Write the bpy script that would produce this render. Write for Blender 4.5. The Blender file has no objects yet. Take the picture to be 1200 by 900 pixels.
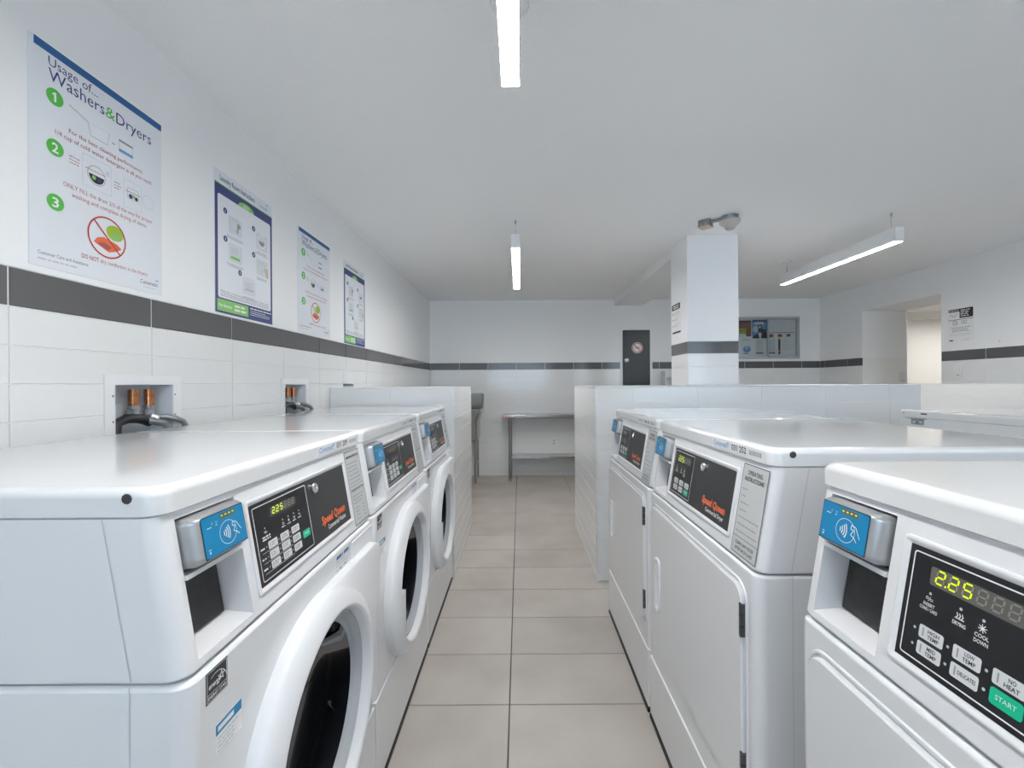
import bpy, bmesh, math, random
from mathutils import Matrix, Vector

sc = bpy.context.scene
C = sc.collection
PI = math.pi

# ------------------------------------------------------------------ camera, sky, exposure
CAM_H = 1.20
cam_d = bpy.data.cameras.new('camera')
cam = bpy.data.objects.new('camera', cam_d)
C.objects.link(cam)
cam_d.sensor_width = 36.0
cam_d.sensor_fit = 'HORIZONTAL'
cam_d.lens = 511.0 / 1200.0 * 36.0
cam_d.shift_x = -9.0 / 1200.0
cam_d.shift_y = 0.0
cam_d.clip_start = 0.02
cam.matrix_world = (Matrix.Translation((0, 0, CAM_H)) @ Matrix.Rotation(PI / 2, 4, 'X')
                    @ Matrix.Rotation(math.radians(-0.35), 4, 'Z'))
sc.camera = cam

world = bpy.data.worlds.new('sky')
sc.world = world
world.use_nodes = True
bg = world.node_tree.nodes['Background']
bg.inputs[0].default_value = (0.66, 0.82, 1.0, 1)
bg.inputs[1].default_value = 3.6

LAMP_STRENGTH = 46.0
sc.view_settings.view_transform = 'Standard'
sc.view_settings.look = 'None'
sc.view_settings.exposure = 0.88
sc.view_settings.gamma = 1.0
sc.view_settings.use_curve_mapping = False
sc.cycles.use_denoising = True
sc.cycles.max_bounces = 10
sc.cycles.diffuse_bounces = 8
sc.cycles.sample_clamp_indirect = 8.0


def portal(name, loc, sx, sz):
    ld = bpy.data.lights.new(name, 'AREA')
    ld.shape = 'RECTANGLE'
    ld.size, ld.size_y = sx, sz
    ld.cycles.is_portal = True
    o = bpy.data.objects.new(name, ld)
    C.objects.link(o)
    o.location = loc
    o.rotation_euler = (PI / 2, 0, 0)      # emits towards +Y, into the room
    return o


# ------------------------------------------------------------------ room dimensions
XL, XR = -1.175, 3.95
YB, YN = 5.73, -1.90
ZC = 2.30
BAND0, BAND1 = 1.387, 1.480
TH = 0.090
PTH = 0.0945
TW = 0.39
PT = 1.183          # top of the half-height partitions
portal('window_daylight', (0.0, YN - 0.02, 1.5), 1.9, 1.1)
portal('window_daylight', (2.75, YN - 0.02, 1.5), 1.9, 1.1)

# ------------------------------------------------------------------ materials
MATS = {}


def mat(name, col, rough=0.5, metal=0.0, coat=0.0, spec=0.5, emit=None, estr=0.0, noise=None, bump=None, vary=0.0,
        ior=None):
    if name in MATS:
        return MATS[name]
    m = bpy.data.materials.new(name)
    m.use_nodes = True
    nt = m.node_tree
    b = nt.nodes['Principled BSDF']
    b.inputs['Base Color'].default_value = (*col, 1)
    b.inputs['Roughness'].default_value = rough
    b.inputs['Metallic'].default_value = metal
    b.inputs['Coat Weight'].default_value = coat
    b.inputs['Coat Roughness'].default_value = 0.08
    b.inputs['Specular IOR Level'].default_value = spec
    if emit:
        b.inputs['Emission Color'].default_value = (*emit, 1)
        b.inputs['Emission Strength'].default_value = estr
    tc = None
    if noise or bump or vary:
        tc = nt.nodes.new('ShaderNodeTexCoord')
    last = None
    if noise:                                  # (scale, second colour, detail)
        n = nt.nodes.new('ShaderNodeTexNoise')
        n.inputs['Scale'].default_value = noise[0]
        n.inputs['Detail'].default_value = noise[2]
        r = nt.nodes.new('ShaderNodeMapRange')
        r.inputs['From Min'].default_value = 0.34
        r.inputs['From Max'].default_value = 0.66
        mx = nt.nodes.new('ShaderNodeMix')
        mx.data_type = 'RGBA'
        mx.inputs['A'].default_value = (*col, 1)
        mx.inputs['B'].default_value = (*noise[1], 1)
        geo = nt.nodes.new('ShaderNodeNewGeometry')
        nt.links.new(geo.outputs['Position'], n.inputs['Vector'])
        nt.links.new(n.outputs['Fac'], r.inputs['Value'])
        nt.links.new(r.outputs['Result'], mx.inputs['Factor'])
        last = mx.outputs['Result']
    if vary:
        oi = nt.nodes.new('ShaderNodeObjectInfo')
        mr = nt.nodes.new('ShaderNodeMapRange')
        mr.inputs['To Min'].default_value = 1 - vary
        mr.inputs['To Max'].default_value = 1 + vary
        nt.links.new(oi.outputs['Random'], mr.inputs['Value'])
        hv = nt.nodes.new('ShaderNodeHueSaturation')
        hv.inputs['Color'].default_value = (*col, 1)
        if last:
            nt.links.new(last, hv.inputs['Color'])
        nt.links.new(mr.outputs['Result'], hv.inputs['Value'])
        last = hv.outputs['Color']
    if last:
        nt.links.new(last, b.inputs['Base Color'])
    if bump:                                   # (scale, strength, distance)
        n = nt.nodes.new('ShaderNodeTexNoise')
        n.inputs['Scale'].default_value = bump[0]
        n.inputs['Detail'].default_value = 3
        bp = nt.nodes.new('ShaderNodeBump')
        bp.inputs['Strength'].default_value = bump[1]
        bp.inputs['Distance'].default_value = bump[2]
        geo = nt.nodes.new('ShaderNodeNewGeometry')
        nt.links.new(geo.outputs['Position'], n.inputs['Vector'])
        nt.links.new(n.outputs['Fac'], bp.inputs['Height'])
        nt.links.new(bp.outputs['Normal'], b.inputs['Normal'])
    MATS[name] = m
    return m


def thin_glass(name, tint, rough=0.02, refl=0.6):
    if name in MATS:
        return MATS[name]
    m = bpy.data.materials.new(name)
    m.use_nodes = True
    nt = m.node_tree
    nt.nodes.clear()
    out = nt.nodes.new('ShaderNodeOutputMaterial')
    mix = nt.nodes.new('ShaderNodeMixShader')
    tr = nt.nodes.new('ShaderNodeBsdfTransparent')
    gl = nt.nodes.new('ShaderNodeBsdfGlossy')
    fr = nt.nodes.new('ShaderNodeFresnel')
    fr.inputs['IOR'].default_value = 1.5
    tr.inputs['Color'].default_value = (*tint, 1)
    gl.inputs['Color'].default_value = (refl, refl, refl, 1)
    gl.inputs['Roughness'].default_value = rough
    nt.links.new(fr.outputs[0], mix.inputs[0])
    nt.links.new(tr.outputs[0], mix.inputs[1])
    nt.links.new(gl.outputs[0], mix.inputs[2])
    nt.links.new(mix.outputs[0], out.inputs['Surface'])
    MATS[name] = m
    return m


M_paint = mat('wall_paint', (0.87, 0.88, 0.89), 0.55, bump=(180, 0.05, 0.002))
M_ceil = mat('ceiling_paint', (0.88, 0.885, 0.89), 0.7, bump=(120, 0.22, 0.004))
M_grout = mat('white_grout', (0.84, 0.84, 0.83), 0.8)
M_tile = mat('white_gloss_tile', (0.78, 0.785, 0.785), 0.12, vary=0.012, bump=(9, 0.06, 0.004))
M_band = mat('grey_gloss_tile', (0.115, 0.115, 0.118), 0.14, vary=0.06, bump=(9, 0.06, 0.004))
M_floor = mat('stone_floor_tile', (0.50, 0.46, 0.42), 0.42, noise=(2.6, (0.41, 0.37, 0.335), 6), vary=0.05,
              bump=(40, 0.08, 0.002))
M_fgrout = mat('dark_floor_grout', (0.13, 0.12, 0.11), 0.9)
M_trim = mat('aluminium_trim', (0.72, 0.73, 0.74), 0.35, metal=0.6)
M_enamel = mat('white_enamel', (0.74, 0.75, 0.765), 0.22, coat=0.35)
M_lid = mat('white_lid_enamel', (0.74, 0.745, 0.75), 0.07, coat=0.0)
M_cons = mat('console_enamel', (0.74, 0.745, 0.76), 0.28)
M_white = mat('white_plastic', (0.76, 0.765, 0.78), 0.35)
M_dark = mat('matt_black', (0.012, 0.012, 0.014), 0.6)
M_panel = mat('charcoal_panel', (0.035, 0.035, 0.037), 0.42)
M_keyp = mat('black_keypad', (0.010, 0.010, 0.012), 0.35)
M_coin = mat('black_coin_plate', (0.022, 0.022, 0.024), 0.5, noise=(60, (0.035, 0.033, 0.032), 4))
M_pwhite = mat('print_white', (0.82, 0.82, 0.82), 0.5)
M_pgrey = mat('print_grey', (0.30, 0.31, 0.33), 0.6)
M_pleddark = mat('led_window_grey', (0.12, 0.12, 0.11), 0.4)
M_pmid = mat('print_mid_grey', (0.52, 0.55, 0.58), 0.6)
M_plight = mat('print_light_grey', (0.66, 0.70, 0.75), 0.6)
M_pblack = mat('print_black', (0.02, 0.02, 0.022), 0.5)
M_pred = mat('print_red', (0.52, 0.05, 0.04), 0.5)
M_ptext = mat('print_dark_red', (0.42, 0.10, 0.10), 0.5)
M_pgreen = mat('print_green', (0.09, 0.50, 0.07), 0.5)
M_pgreen2 = mat('print_light_green', (0.24, 0.55, 0.16), 0.5)
M_plime = mat('print_lime', (0.36, 0.52, 0.03), 0.5)
M_pblue = mat('print_blue', (0.012, 0.10, 0.30), 0.45)
M_pnavy = mat('print_navy', (0.03, 0.045, 0.19), 0.45)
M_psky = mat('print_sky_blue', (0.0, 0.22, 0.46), 0.35)
M_plogo = mat('print_logo_blue', (0.16, 0.36, 0.66), 0.5)
M_porange = mat('print_orange', (0.80, 0.15, 0.05), 0.5)
M_poster = mat('poster_paper', (0.76, 0.79, 0.84), 0.4)
M_paper = mat('white_paper', (0.84, 0.845, 0.85), 0.6)
M_label = mat('grey_sticker', (0.55, 0.56, 0.56), 0.45)
M_btn = mat('white_button', (0.66, 0.67, 0.68), 0.4)
M_btng = mat('green_button', (0.0, 0.50, 0.28), 0.4)
M_disp = mat('display_window', (0.13, 0.125, 0.11), 0.2)
M_seg = mat('lit_segment', (0.5, 0.6, 0.0), 0.5, emit=(0.62, 0.85, 0.01), estr=0.42)
M_segoff = mat('unlit_segment', (0.20, 0.20, 0.19), 0.5)
M_led = mat('lit_led', (0.5, 0.6, 0.0), 0.5, emit=(0.62, 0.8, 0.01), estr=0.35)
M_silver = mat('silver_plastic', (0.46, 0.465, 0.475), 0.30, metal=0.6)
M_chrome = mat('chrome', (0.75, 0.75, 0.76), 0.12, metal=1.0)
M_steel = mat('stainless_steel', (0.42, 0.415, 0.41), 0.20, metal=1.0, bump=(300, 0.03, 0.001))
M_galv = mat('galvanised_steel', (0.42, 0.44, 0.46), 0.38, metal=0.8, noise=(70, (0.25, 0.26, 0.28), 4))
M_copper = mat('copper_pipe', (0.62, 0.27, 0.13), 0.25, metal=1.0, noise=(90, (0.40, 0.17, 0.08), 3))
M_hose = mat('black_hose', (0.02, 0.02, 0.022), 0.45)
M_ghose = mat('grey_hose', (0.24, 0.25, 0.26), 0.35, metal=0.5)
M_drum = mat('drum_steel', (0.05, 0.052, 0.058), 0.3, metal=0.8)
M_gasket = mat('grey_gasket', (0.42, 0.44, 0.47), 0.35)
M_glass = thin_glass('smoked_glass', (0.40, 0.42, 0.47), 0.03, 0.18)
M_clear = thin_glass('clear_glass', (0.94, 0.96, 0.96), 0.02, 0.6)
M_lampbody = mat('lamp_housing', (0.78, 0.79, 0.80), 0.4)
M_lamp = mat('lamp_diffuser', (0.9, 0.9, 0.9), 0.5, emit=(1.0, 0.985, 0.96), estr=LAMP_STRENGTH)
M_warm = mat('corridor_lamp_diffuser', (0.9, 0.9, 0.9), 0.5, emit=(1.0, 0.97, 0.93), estr=60.0)
M_hingem = mat('dark_hinge', (0.10, 0.10, 0.11), 0.3, metal=0.7)
M_door = mat('black_door_paint', (0.022, 0.023, 0.025), 0.32)
M_beige = mat('beige_cover', (0.62, 0.48, 0.37), 0.5)
M_det = mat('detector_plastic', (0.52, 0.49, 0.46), 0.45)
M_cork = mat('brown_poster', (0.30, 0.115, 0.05), 0.7, noise=(80, (0.24, 0.085, 0.035), 3))
M_creamp = mat('corridor_paint', (0.80, 0.785, 0.76), 0.6)
M_frame = mat('case_aluminium', (0.46, 0.48, 0.50), 0.4, metal=0.5)
M_winframe = mat('window_frame_white', (0.8, 0.8, 0.8), 0.4)


# ------------------------------------------------------------------ mesh helpers
class MB:
    """collects faces; build() links them as one mesh object"""

    def __init__(self):
        self.v, self.f, self.mi = [], [], []

    def add(self, vs, fs, mi=0):
        k = len(self.v)
        self.v += [tuple(p) for p in vs]
        self.f += [tuple(i + k for i in f) for f in fs]
        self.mi += [mi] * len(fs)
        return self

    def box(self, x0, x1, y0, y1, z0, z1, mi=0):
        vs = [(x0, y0, z0), (x1, y0, z0), (x1, y1, z0), (x0, y1, z0),
              (x0, y0, z1), (x1, y0, z1), (x1, y1, z1), (x0, y1, z1)]
        fs = [(0, 3, 2, 1), (4, 5, 6, 7), (0, 1, 5, 4), (1, 2, 6, 5), (2, 3, 7, 6), (3, 0, 4, 7)]
        return self.add(vs, fs, mi)

    def bbox(self, x0, x1, y0, y1, z0, z1, b=0.004, seg=2, mi=0):
        bm = bmesh.new()
        bmesh.ops.create_cube(bm, size=1.0)
        for v in bm.verts:
            v.co = ((x0 + x1) / 2 + v.co.x * (x1 - x0), (y0 + y1) / 2 + v.co.y * (y1 - y0),
                    (z0 + z1) / 2 + v.co.z * (z1 - z0))
        bmesh.ops.bevel(bm, geom=bm.edges[:], offset=b, segments=seg, profile=0.5, affect='EDGES')
        bm.verts.index_update()
        self.add([v.co.copy() for v in bm.verts], [[v.index for v in f.verts] for f in bm.faces], mi)
        bm.free()
        return self

    def loft(self, rings, closed=True, cap0=False, cap1=False, mi=0):
        n = len(rings[0])
        vs = [p for r in rings for p in r]
        fs = []
        for i in range(len(rings) - 1):
            for j in range(n if closed else n - 1):
                a, b = i * n + j, i * n + (j + 1) % n
                fs.append((a, b, b + n, a + n))
        if cap0:
            fs.append(tuple(range(n - 1, -1, -1)))
        if cap1:
            fs.append(tuple((len(rings) - 1) * n + j for j in range(n)))
        return self.add(vs, fs, mi)

    def tube(self, pts, r, n=10, caps=True, mi=0):
        pts = [Vector(p) for p in pts]
        rs = r if isinstance(r, (list, tuple)) else [r] * len(pts)
        rings = []
        d0 = (pts[1] - pts[0]).normalized()
        ref = Vector((0, 0, 1)) if abs(d0.z) < 0.9 else Vector((1, 0, 0))
        a = d0.cross(ref).normalized()
        for i, p in enumerate(pts):
            d = (pts[min(i + 1, len(pts) - 1)] - pts[max(i - 1, 0)]).normalized()
            a = (a - d * a.dot(d)).normalized()
            b = d.cross(a)
            rings.append([p + (a * math.cos(2 * PI * k / n) + b * math.sin(2 * PI * k / n)) * rs[i] for k in range(n)])
        return self.loft(rings, True, caps, caps, mi)

    def lathe(self, prof, origin, axis='-y', n=48, mi=0, a0=0.0, a1=2 * PI):
        """prof: (radius, height along the axis)"""
        o = Vector(origin)
        full = abs(a1 - a0 - 2 * PI) < 1e-6
        m = n if full else n + 1
        rings = []
        for r, h in prof:
            ring = []
            for k in range(m):
                t = a0 + (a1 - a0) * k / n
                c, s = r * math.cos(t), r * math.sin(t)
                if axis == '-y':
                    ring.append(o + Vector((c, -h, s)))
                elif axis == 'z':
                    ring.append(o + Vector((c, s, h)))
                elif axis == 'x':
                    ring.append(o + Vector((h, c, s)))
            rings.append(ring)
        return self.loft(rings, full, False, False, mi)

    def prism(self, pts2, fr, d0, d1, mi=0):
        """polygon in the frame's (u, v), extruded along its normal"""
        return self.loft([[fr(a, b, d0) for a, b in pts2], [fr(a, b, d1) for a, b in pts2]], True, True, True, mi)

    def build(self, name, mats, parent=None, smooth=True, angle=35):
        me = bpy.data.meshes.new(name)
        me.from_pydata(self.v, [], self.f)
        if not isinstance(mats, (list, tuple)):
            mats = [mats]
        for m in mats:
            me.materials.append(m)
        if len(mats) > 1:
            me.polygons.foreach_set('material_index', self.mi)
        bm = bmesh.new()
        bm.from_mesh(me)
        bmesh.ops.recalc_face_normals(bm, faces=bm.faces[:])
        bm.to_mesh(me)
        bm.free()
        if smooth:
            me.shade_smooth()
            me.set_sharp_from_angle(angle=math.radians(angle))
        me.update()
        o = link(name, me, parent)
        if smooth and len(me.polygons) > 5:
            wn = o.modifiers.new('weighted_normals', 'WEIGHTED_NORMAL')
            wn.mode = 'FACE_AREA'
            wn.weight = 90
            wn.keep_sharp = True
        return o


def link(name, me, parent=None):
    o = bpy.data.objects.new(name, me)
    C.objects.link(o)
    if parent:
        o.parent = parent
    return o


def tag(o, label, cat, group=None):
    o['label'] = label
    o['category'] = cat
    if group:
        o['group'] = group
    return o


def struct(o):
    o['kind'] = 'structure'
    return o


def thing(name, label, cat, loc=(0, 0, 0), rz=0.0, group=None):
    o = bpy.data.objects.new(name, None)
    o.empty_display_size = 0.1
    C.objects.link(o)
    o.location = loc
    o.rotation_euler = (0, 0, rz)
    return tag(o, label, cat, group)


def copy_tree(o, parent=None):
    c = o.copy()
    C.objects.link(c)
    c.parent = parent
    for ch in [x for x in KIDS.get(o.name, o.children)]:
        copy_tree(ch, c)
    return c


KIDS = {}


def frame(o, u, v):
    o, u, v = Vector(o), Vector(u).normalized(), Vector(v).normalized()
    n = u.cross(v)
    return lambda a, b, c=0.0: o + u * a + v * b + n * c


def rrect(x0, y0, x1, y1, r, seg=4):
    pts = []
    for cx, cy, a in ((x1 - r, y0 + r, -90), (x1 - r, y1 - r, 0), (x0 + r, y1 - r, 90), (x0 + r, y0 + r, 180)):
        for k in range(seg + 1):
            t = math.radians(a + 90 * k / seg)
            pts.append((cx + r * math.cos(t), cy + r * math.sin(t)))
    return pts


def circ(cx, cy, r, n=24, ry=None):
    ry = ry or r
    return [(cx + r * math.cos(2 * PI * k / n), cy + ry * math.sin(2 * PI * k / n)) for k in range(n)]


# ------------------------------------------------------------------ flat print
TXT = {}


def text2d(s, bold=False):
    key = (s, bold)
    if key in TXT:
        return TXT[key]
    cu = bpy.data.curves.new('t', 'FONT')
    cu.body = s
    cu.size = 1.0
    cu.resolution_u = 2
    cu.offset = {True: 0.018, False: 0.0, 2: 0.035}[bold]
    ob = bpy.data.objects.new('t', cu)
    me = ob.to_mesh()
    vs = [(v.co.x, v.co.y) for v in me.vertices]
    fs = [tuple(p.vertices) for p in me.polygons]
    ob.to_mesh_clear()
    bpy.data.objects.remove(ob)
    bpy.data.curves.remove(cu)
    x0 = min(v[0] for v in vs)
    x1 = max(v[0] for v in vs)
    TXT[key] = (vs, fs, x0, x1)
    return TXT[key]


class Print:
    """flat lettering and marks on a sheet, one mesh for each colour"""

    def __init__(self, fr, base=0.0003):
        self.fr, self.base, self.L = fr, base, {}

    SINGLE = ('lettering', 'orange_lettering', 'number_disc', 'white_button', 'start_button', 'picture', 'lit_led')

    def _mb(self, m, nm):
        key = (m.name, nm, len(self.L)) if nm in self.SINGLE else (m.name, nm, -1)
        return self.L.setdefault(key, (m, MB()))[1]

    def poly(self, m, pts, layer=0, nm='printed_mark'):
        self._mb(m, nm).add([self.fr(a, b, self.base + layer * 0.0002) for a, b in pts], [tuple(range(len(pts)))])

    def rect(self, m, x0, y0, x1, y1, layer=0, nm='printed_mark'):
        self.poly(m, [(x0, y0), (x1, y0), (x1, y1), (x0, y1)], layer, nm)

    def ring(self, m, cx, cy, r, w, layer=0, n=28, ry=None, nm='printed_mark', a0=0, a1=360):
        ry = ry or r
        k = ry / r
        mb = self._mb(m, nm)
        a, b = [], []
        full = abs(a1 - a0) >= 360
        N = n if full else n + 1
        for i in range(N):
            t = math.radians(a0 + (a1 - a0) * i / n)
            a.append(self.fr(cx + r * math.cos(t), cy + k * r * math.sin(t), self.base + layer * 0.0002))
            b.append(self.fr(cx + (r - w) * math.cos(t), cy + k * (r - w) * math.sin(t), self.base + layer * 0.0002))
        mb.loft([a, b], full)

    def line(self, m, x0, y0, x1, y1, w, layer=0, nm='printed_mark'):
        d = Vector((x1 - x0, y1 - y0)).normalized() * (w / 2)
        self.poly(m, [(x0 + d.y, y0 - d.x), (x1 + d.y, y1 - d.x), (x1 - d.y, y1 + d.x), (x0 - d.y, y0 + d.x)], layer, nm)

    def outline(self, m, x0, y0, x1, y1, r, w, layer=0, nm='printed_line', seg=4):
        a = [self.fr(p, q, self.base + layer * 0.0002) for p, q in rrect(x0, y0, x1, y1, r, seg)]
        b = [self.fr(p, q, self.base + layer * 0.0002) for p, q in rrect(x0 + w, y0 + w, x1 - w, y1 - w, max(r - w, w * 0.3), seg)]
        self._mb(m, nm).loft([a, b], True)

    def text(self, m, s, x, y, size, align='l', bold=False, width=None, shear=0.0, layer=0, nm='lettering'):
        vs, fs, x0, x1 = text2d(s, bold)
        sx = size
        if width:
            sx = width / (x1 - x0)
        w = (x1 - x0) * sx
        ox = {'l': x, 'c': x - w / 2, 'r': x - w}[align]
        self._mb(m, nm).add([self.fr(ox + (a - x0) * sx + b * size * shear, y + b * size, self.base + layer * 0.0002) for a, b in vs], fs)

    def lines(self, m, x0, x1, y, n, pitch, h, seed=0, layer=0, ragged=True, align='l', nm='fine_print'):
        rnd = random.Random(seed)
        for i in range(n):
            L = (x1 - x0) * (rnd.uniform(0.6, 1.0) if ragged else 1.0)
            xs = x0 if align == 'l' else (x0 + x1) / 2 - L / 2
            x = xs
            while x < xs + L - h:
                w = min(h * rnd.uniform(1.6, 5.0), xs + L - x)
                self.rect(m, x, y - i * pitch, x + w, y - i * pitch + h, layer, nm)
                x += w + h * 0.8

    def build(self, parent):
        for (mn, nm, _), (m, mb) in self.L.items():
            o = mb.build(nm, m, parent, smooth=False)
            if nm in ('fine_print', 'printed_mark', 'printed_line', 'bar_code', 'lit_digit', 'unlit_digit'):
                o['kind'] = 'stuff'          # tiny print, too small to pick apart


SEG7 = {'0': 'abcdef', '1': 'bc', '2': 'abged', '5': 'afgcd', '8': 'abcdefg', ' ': ''}


def digits(P, s, x, y, w, h, pitch, t, total=6, layer=2):
    for i in range(total):
        ch = s[i] if i < len(s) else ' '
        X = x + i * pitch
        sh = 0.12
        segs = {'a': ((0, h), (w, h)), 'b': ((w, h), (w, h / 2)), 'c': ((w, h / 2), (w, 0)), 'd': ((0, 0), (w, 0)),
                'e': ((0, 0), (0, h / 2)), 'f': ((0, h / 2), (0, h)), 'g': ((0, h / 2), (w, h / 2))}
        for k, (p, q) in segs.items():
            on = k in SEG7.get(ch, '')
            g = 0.12
            a = (p[0] + (q[0] - p[0]) * g, p[1] + (q[1] - p[1]) * g)
            b = (q[0] + (p[0] - q[0]) * g, q[1] + (p[1] - q[1]) * g)
            P.line(M_seg if on else M_segoff, X + a[0] + a[1] * sh, y + a[1], X + b[0] + b[1] * sh, y + b[1], t, layer,
                   'lit_digit' if on else 'unlit_digit')


# ------------------------------------------------------------------ tiled surfaces
TILE = {}


def tile_mesh(w, h, m, t=0.008):
    key = (round(w, 4), round(h, 4), m.name, t)
    if key not in TILE:
        c = min(0.0012, t * 0.4)
        mb = MB()
        a = [(0, 0), (w, 0), (w, h), (0, h)]
        b = [(c, c), (w - c, c), (w - c, h - c), (c, h - c)]
        mb.loft([[(p, q, 0) for p, q in a], [(p, q, t - c) for p, q in a], [(p, q, t) for p, q in b]], True, False, True)
        o = mb.build('tile', m, None, smooth=False)
        TILE[key] = o.data
        bpy.data.objects.remove(o)
    return TILE[key]


def cut(rects, hole):
    out = []
    hx0, hx1, hz0, hz1 = hole
    for x0, x1, z0, z1 in rects:
        if hx1 <= x0 or hx0 >= x1 or hz1 <= z0 or hz0 >= z1:
            out.append((x0, x1, z0, z1))
            continue
        if hx0 > x0:
            out.append((x0, hx0, z0, z1))
        if hx1 < x1:
            out.append((hx1, x1, z0, z1))
        a, b = max(x0, hx0), min(x1, hx1)
        if hz0 > z0:
            out.append((a, b, z0, hz0))
        if hz1 < z1:
            out.append((a, b, hz1, z1))
    return out


def tiles(parent, origin, u, v, us, vs, m, holes=(), gap=0.0018, t=0.0025, name='tile'):
    """tile objects on a plane; us, vs are joint positions along u and v"""
    u, v = Vector(u), Vector(v)
    n = u.cross(v)
    rot = Matrix((u, v, n)).transposed().to_4x4()
    for i in range(len(us) - 1):
        for j in range(len(vs) - 1):
            rects = [(us[i], us[i + 1], vs[j], vs[j + 1])]
            for h in holes:
                rects = cut(rects, h)
            for x0, x1, z0, z1 in rects:
                if x1 - x0 < 0.012 or z1 - z0 < 0.012:
                    continue
                o = link(name, tile_mesh(x1 - x0 - gap, z1 - z0 - gap, m, t), parent)
                o.matrix_local = Matrix.Translation(Vector(origin) + u * (x0 + gap / 2) + v * (z0 + gap / 2)) @ rot


def grid(a, b, start, step):
    """joints from a to b on the lattice start + k*step"""
    k = math.ceil((a - start) / step + 1e-6)
    out = [a]
    while start + k * step < b - 1e-6:
        if start + k * step - out[-1] > 0.012:
            out.append(start + k * step)
        k += 1
    out.append(b)
    return out


def rows(z_low):
    """white tile joints under the band, from z_low up"""
    out = [BAND0]
    while out[-1] - TH > z_low:
        out.append(out[-1] - TH)
    if out[-1] - z_low > 0.015:
        out.append(z_low)
    return out[::-1]


# ------------------------------------------------------------------ floor
T = 0.0025
mb = MB()
mb.box(XL - 0.2, XR + 3.6, YN - 0.2, 7.2, -0.12, -0.0075)
floor = struct(mb.build('floor', M_fgrout, smooth=False))
fx = grid(XL + 0.01, XR, -0.045, 0.61)
fy = grid(YN, YB, 1.633, 0.305)
tiles(floor, (0, 0, -0.008), (1, 0, 0), (0, 1, 0), fx, fy, M_floor, gap=0.005, t=0.008, name='floor_tile')
tiles(floor, (0, 0, -0.008), (1, 0, 0), (0, 1, 0), [3.95, 4.56, 5.17, 5.78, 6.39, 7.0], [3.0, 4.0, 5.0, 6.0, 7.0], M_floor, gap=0.005, t=0.008, name='floor_tile')

# ------------------------------------------------------------------ ceiling and beam
mb = MB()
mb.box(XL - 0.2, XR + 0.51, YN - 0.2, YB + 0.2, ZC, ZC + 0.12)
struct(mb.build('ceiling', M_ceil, smooth=False))
mb = MB()
mb.bbox(1.245, 1.62, 3.575, YB, 2.222, ZC, 0.004, 1)
struct(mb.build('trim_1', M_paint, smooth=False))


# ------------------------------------------------------------------ walls
def wall(name, boxes):
    m = MB()
    for b in boxes:
        m.box(*b[:6], b[6])
    return struct(m.build(name, [M_paint, M_grout], smooth=False))


# boxes for the washer water outlets are let into the left wall: (y0, y1, z0, z1)
OUTLETS = [(1.262, 1.478, 0.965, 1.207), (2.178, 2.392, 0.965, 1.207), (2.905, 3.085, 1.188, 1.212)]
lw = XL - T
bx = [(XL - 0.2, XL, YN - 0.2, YB + 0.2, BAND1, ZC, 0)]
ys = YN - 0.2
for y0, y1, z0, z1 in OUTLETS:
    bx += [(XL - 0.2, lw, ys, y0, 0, BAND1, 1), (XL - 0.2, lw, y0, y1, 0, z0, 1), (XL - 0.2, lw, y0, y1, z1, BAND1, 1),
           (XL - 0.2, XL - 0.10, y0, y1, z0, z1, 0)]
    ys = y1
bx.append((XL - 0.2, lw, ys, YB + 0.2, 0, BAND1, 1))
wl = wall('wall_left', bx)
holes = [(y0 - 0.001, y1 + 0.001, z0, z1 - 0.001) for y0, y1, z0, z1 in OUTLETS]
jy = grid(0.2, YB, 1.004, TW)
# on this wall u runs along +Y, v up: normal u x v = (1,0,0)
tiles(wl, (lw, 0, 0), (0, 1, 0), (0, 0, 1), jy, rows(0.64), M_tile, holes)
tiles(wl, (lw, 0, 0), (0, 1, 0), (0, 0, 1), jy, [BAND0, BAND1], M_band, gap=0.0042, name='band_tile')

bx = [(XL, XR + 0.2, YB, YB + 0.2, BAND1, ZC, 0), (XL, XR + 0.2, YB + T, YB + 0.2, 0, BAND1, 1)]
wb = wall('wall_back', bx)
DOORX = (1.352, 1.712)
dh = [(DOORX[0] - 0.03, DOORX[1] + 0.03, 0, 2.0)]
# u along +X, v up: normal (0,-1,0)
jx = grid(XL, XR, -1.165, 0.375)
ja = [x for x in jx if x < 1.30]
jb = [x for x in jx if x > 1.0]
tiles(wb, (0, YB + T, 0), (1, 0, 0), (0, 0, 1), ja, rows(0.0), M_tile, dh)
tiles(wb, (0, YB + T, 0), (1, 0, 0), (0, 0, 1), [ja[-1]] + [x for x in jx if x > ja[-1] + 0.01], rows(0.92), M_tile, dh)
tiles(wb, (0, YB + T, 0), (1, 0, 0), (0, 0, 1), jx, [BAND0, BAND1], M_band, dh, gap=0.0042, name='band_tile')

OY0, OY1, OZ = 4.085, 5.02, 2.018      # opening in the right wall
bx = []
for a, b in ((YN - 0.2, OY0), (OY1, YB)):
    bx += [(XR, XR + 0.51, a, b, BAND1, ZC, 0), (XR + T, XR + 0.51, a, b, 0, BAND1, 1)]
bx.append((XR, XR + 0.51, OY0, OY1, OZ, ZC, 0))
wr = wall('wall_right', bx)
# u along -Y, v up: normal (-1,0,0)
for a, b in ((2.0, OY0), (OY1, YB)):
    jr = [-x for x in grid(a, b, 3.695, TW)][::-1]
    tiles(wr, (XR + T, 0, 0), (0, -1, 0), (0, 0, 1), jr, rows(0.92), M_tile)
    tiles(wr, (XR + T, 0, 0), (0, -1, 0), (0, 0, 1), jr, [BAND0, BAND1], M_band, gap=0.0042, name='band_tile')

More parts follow.
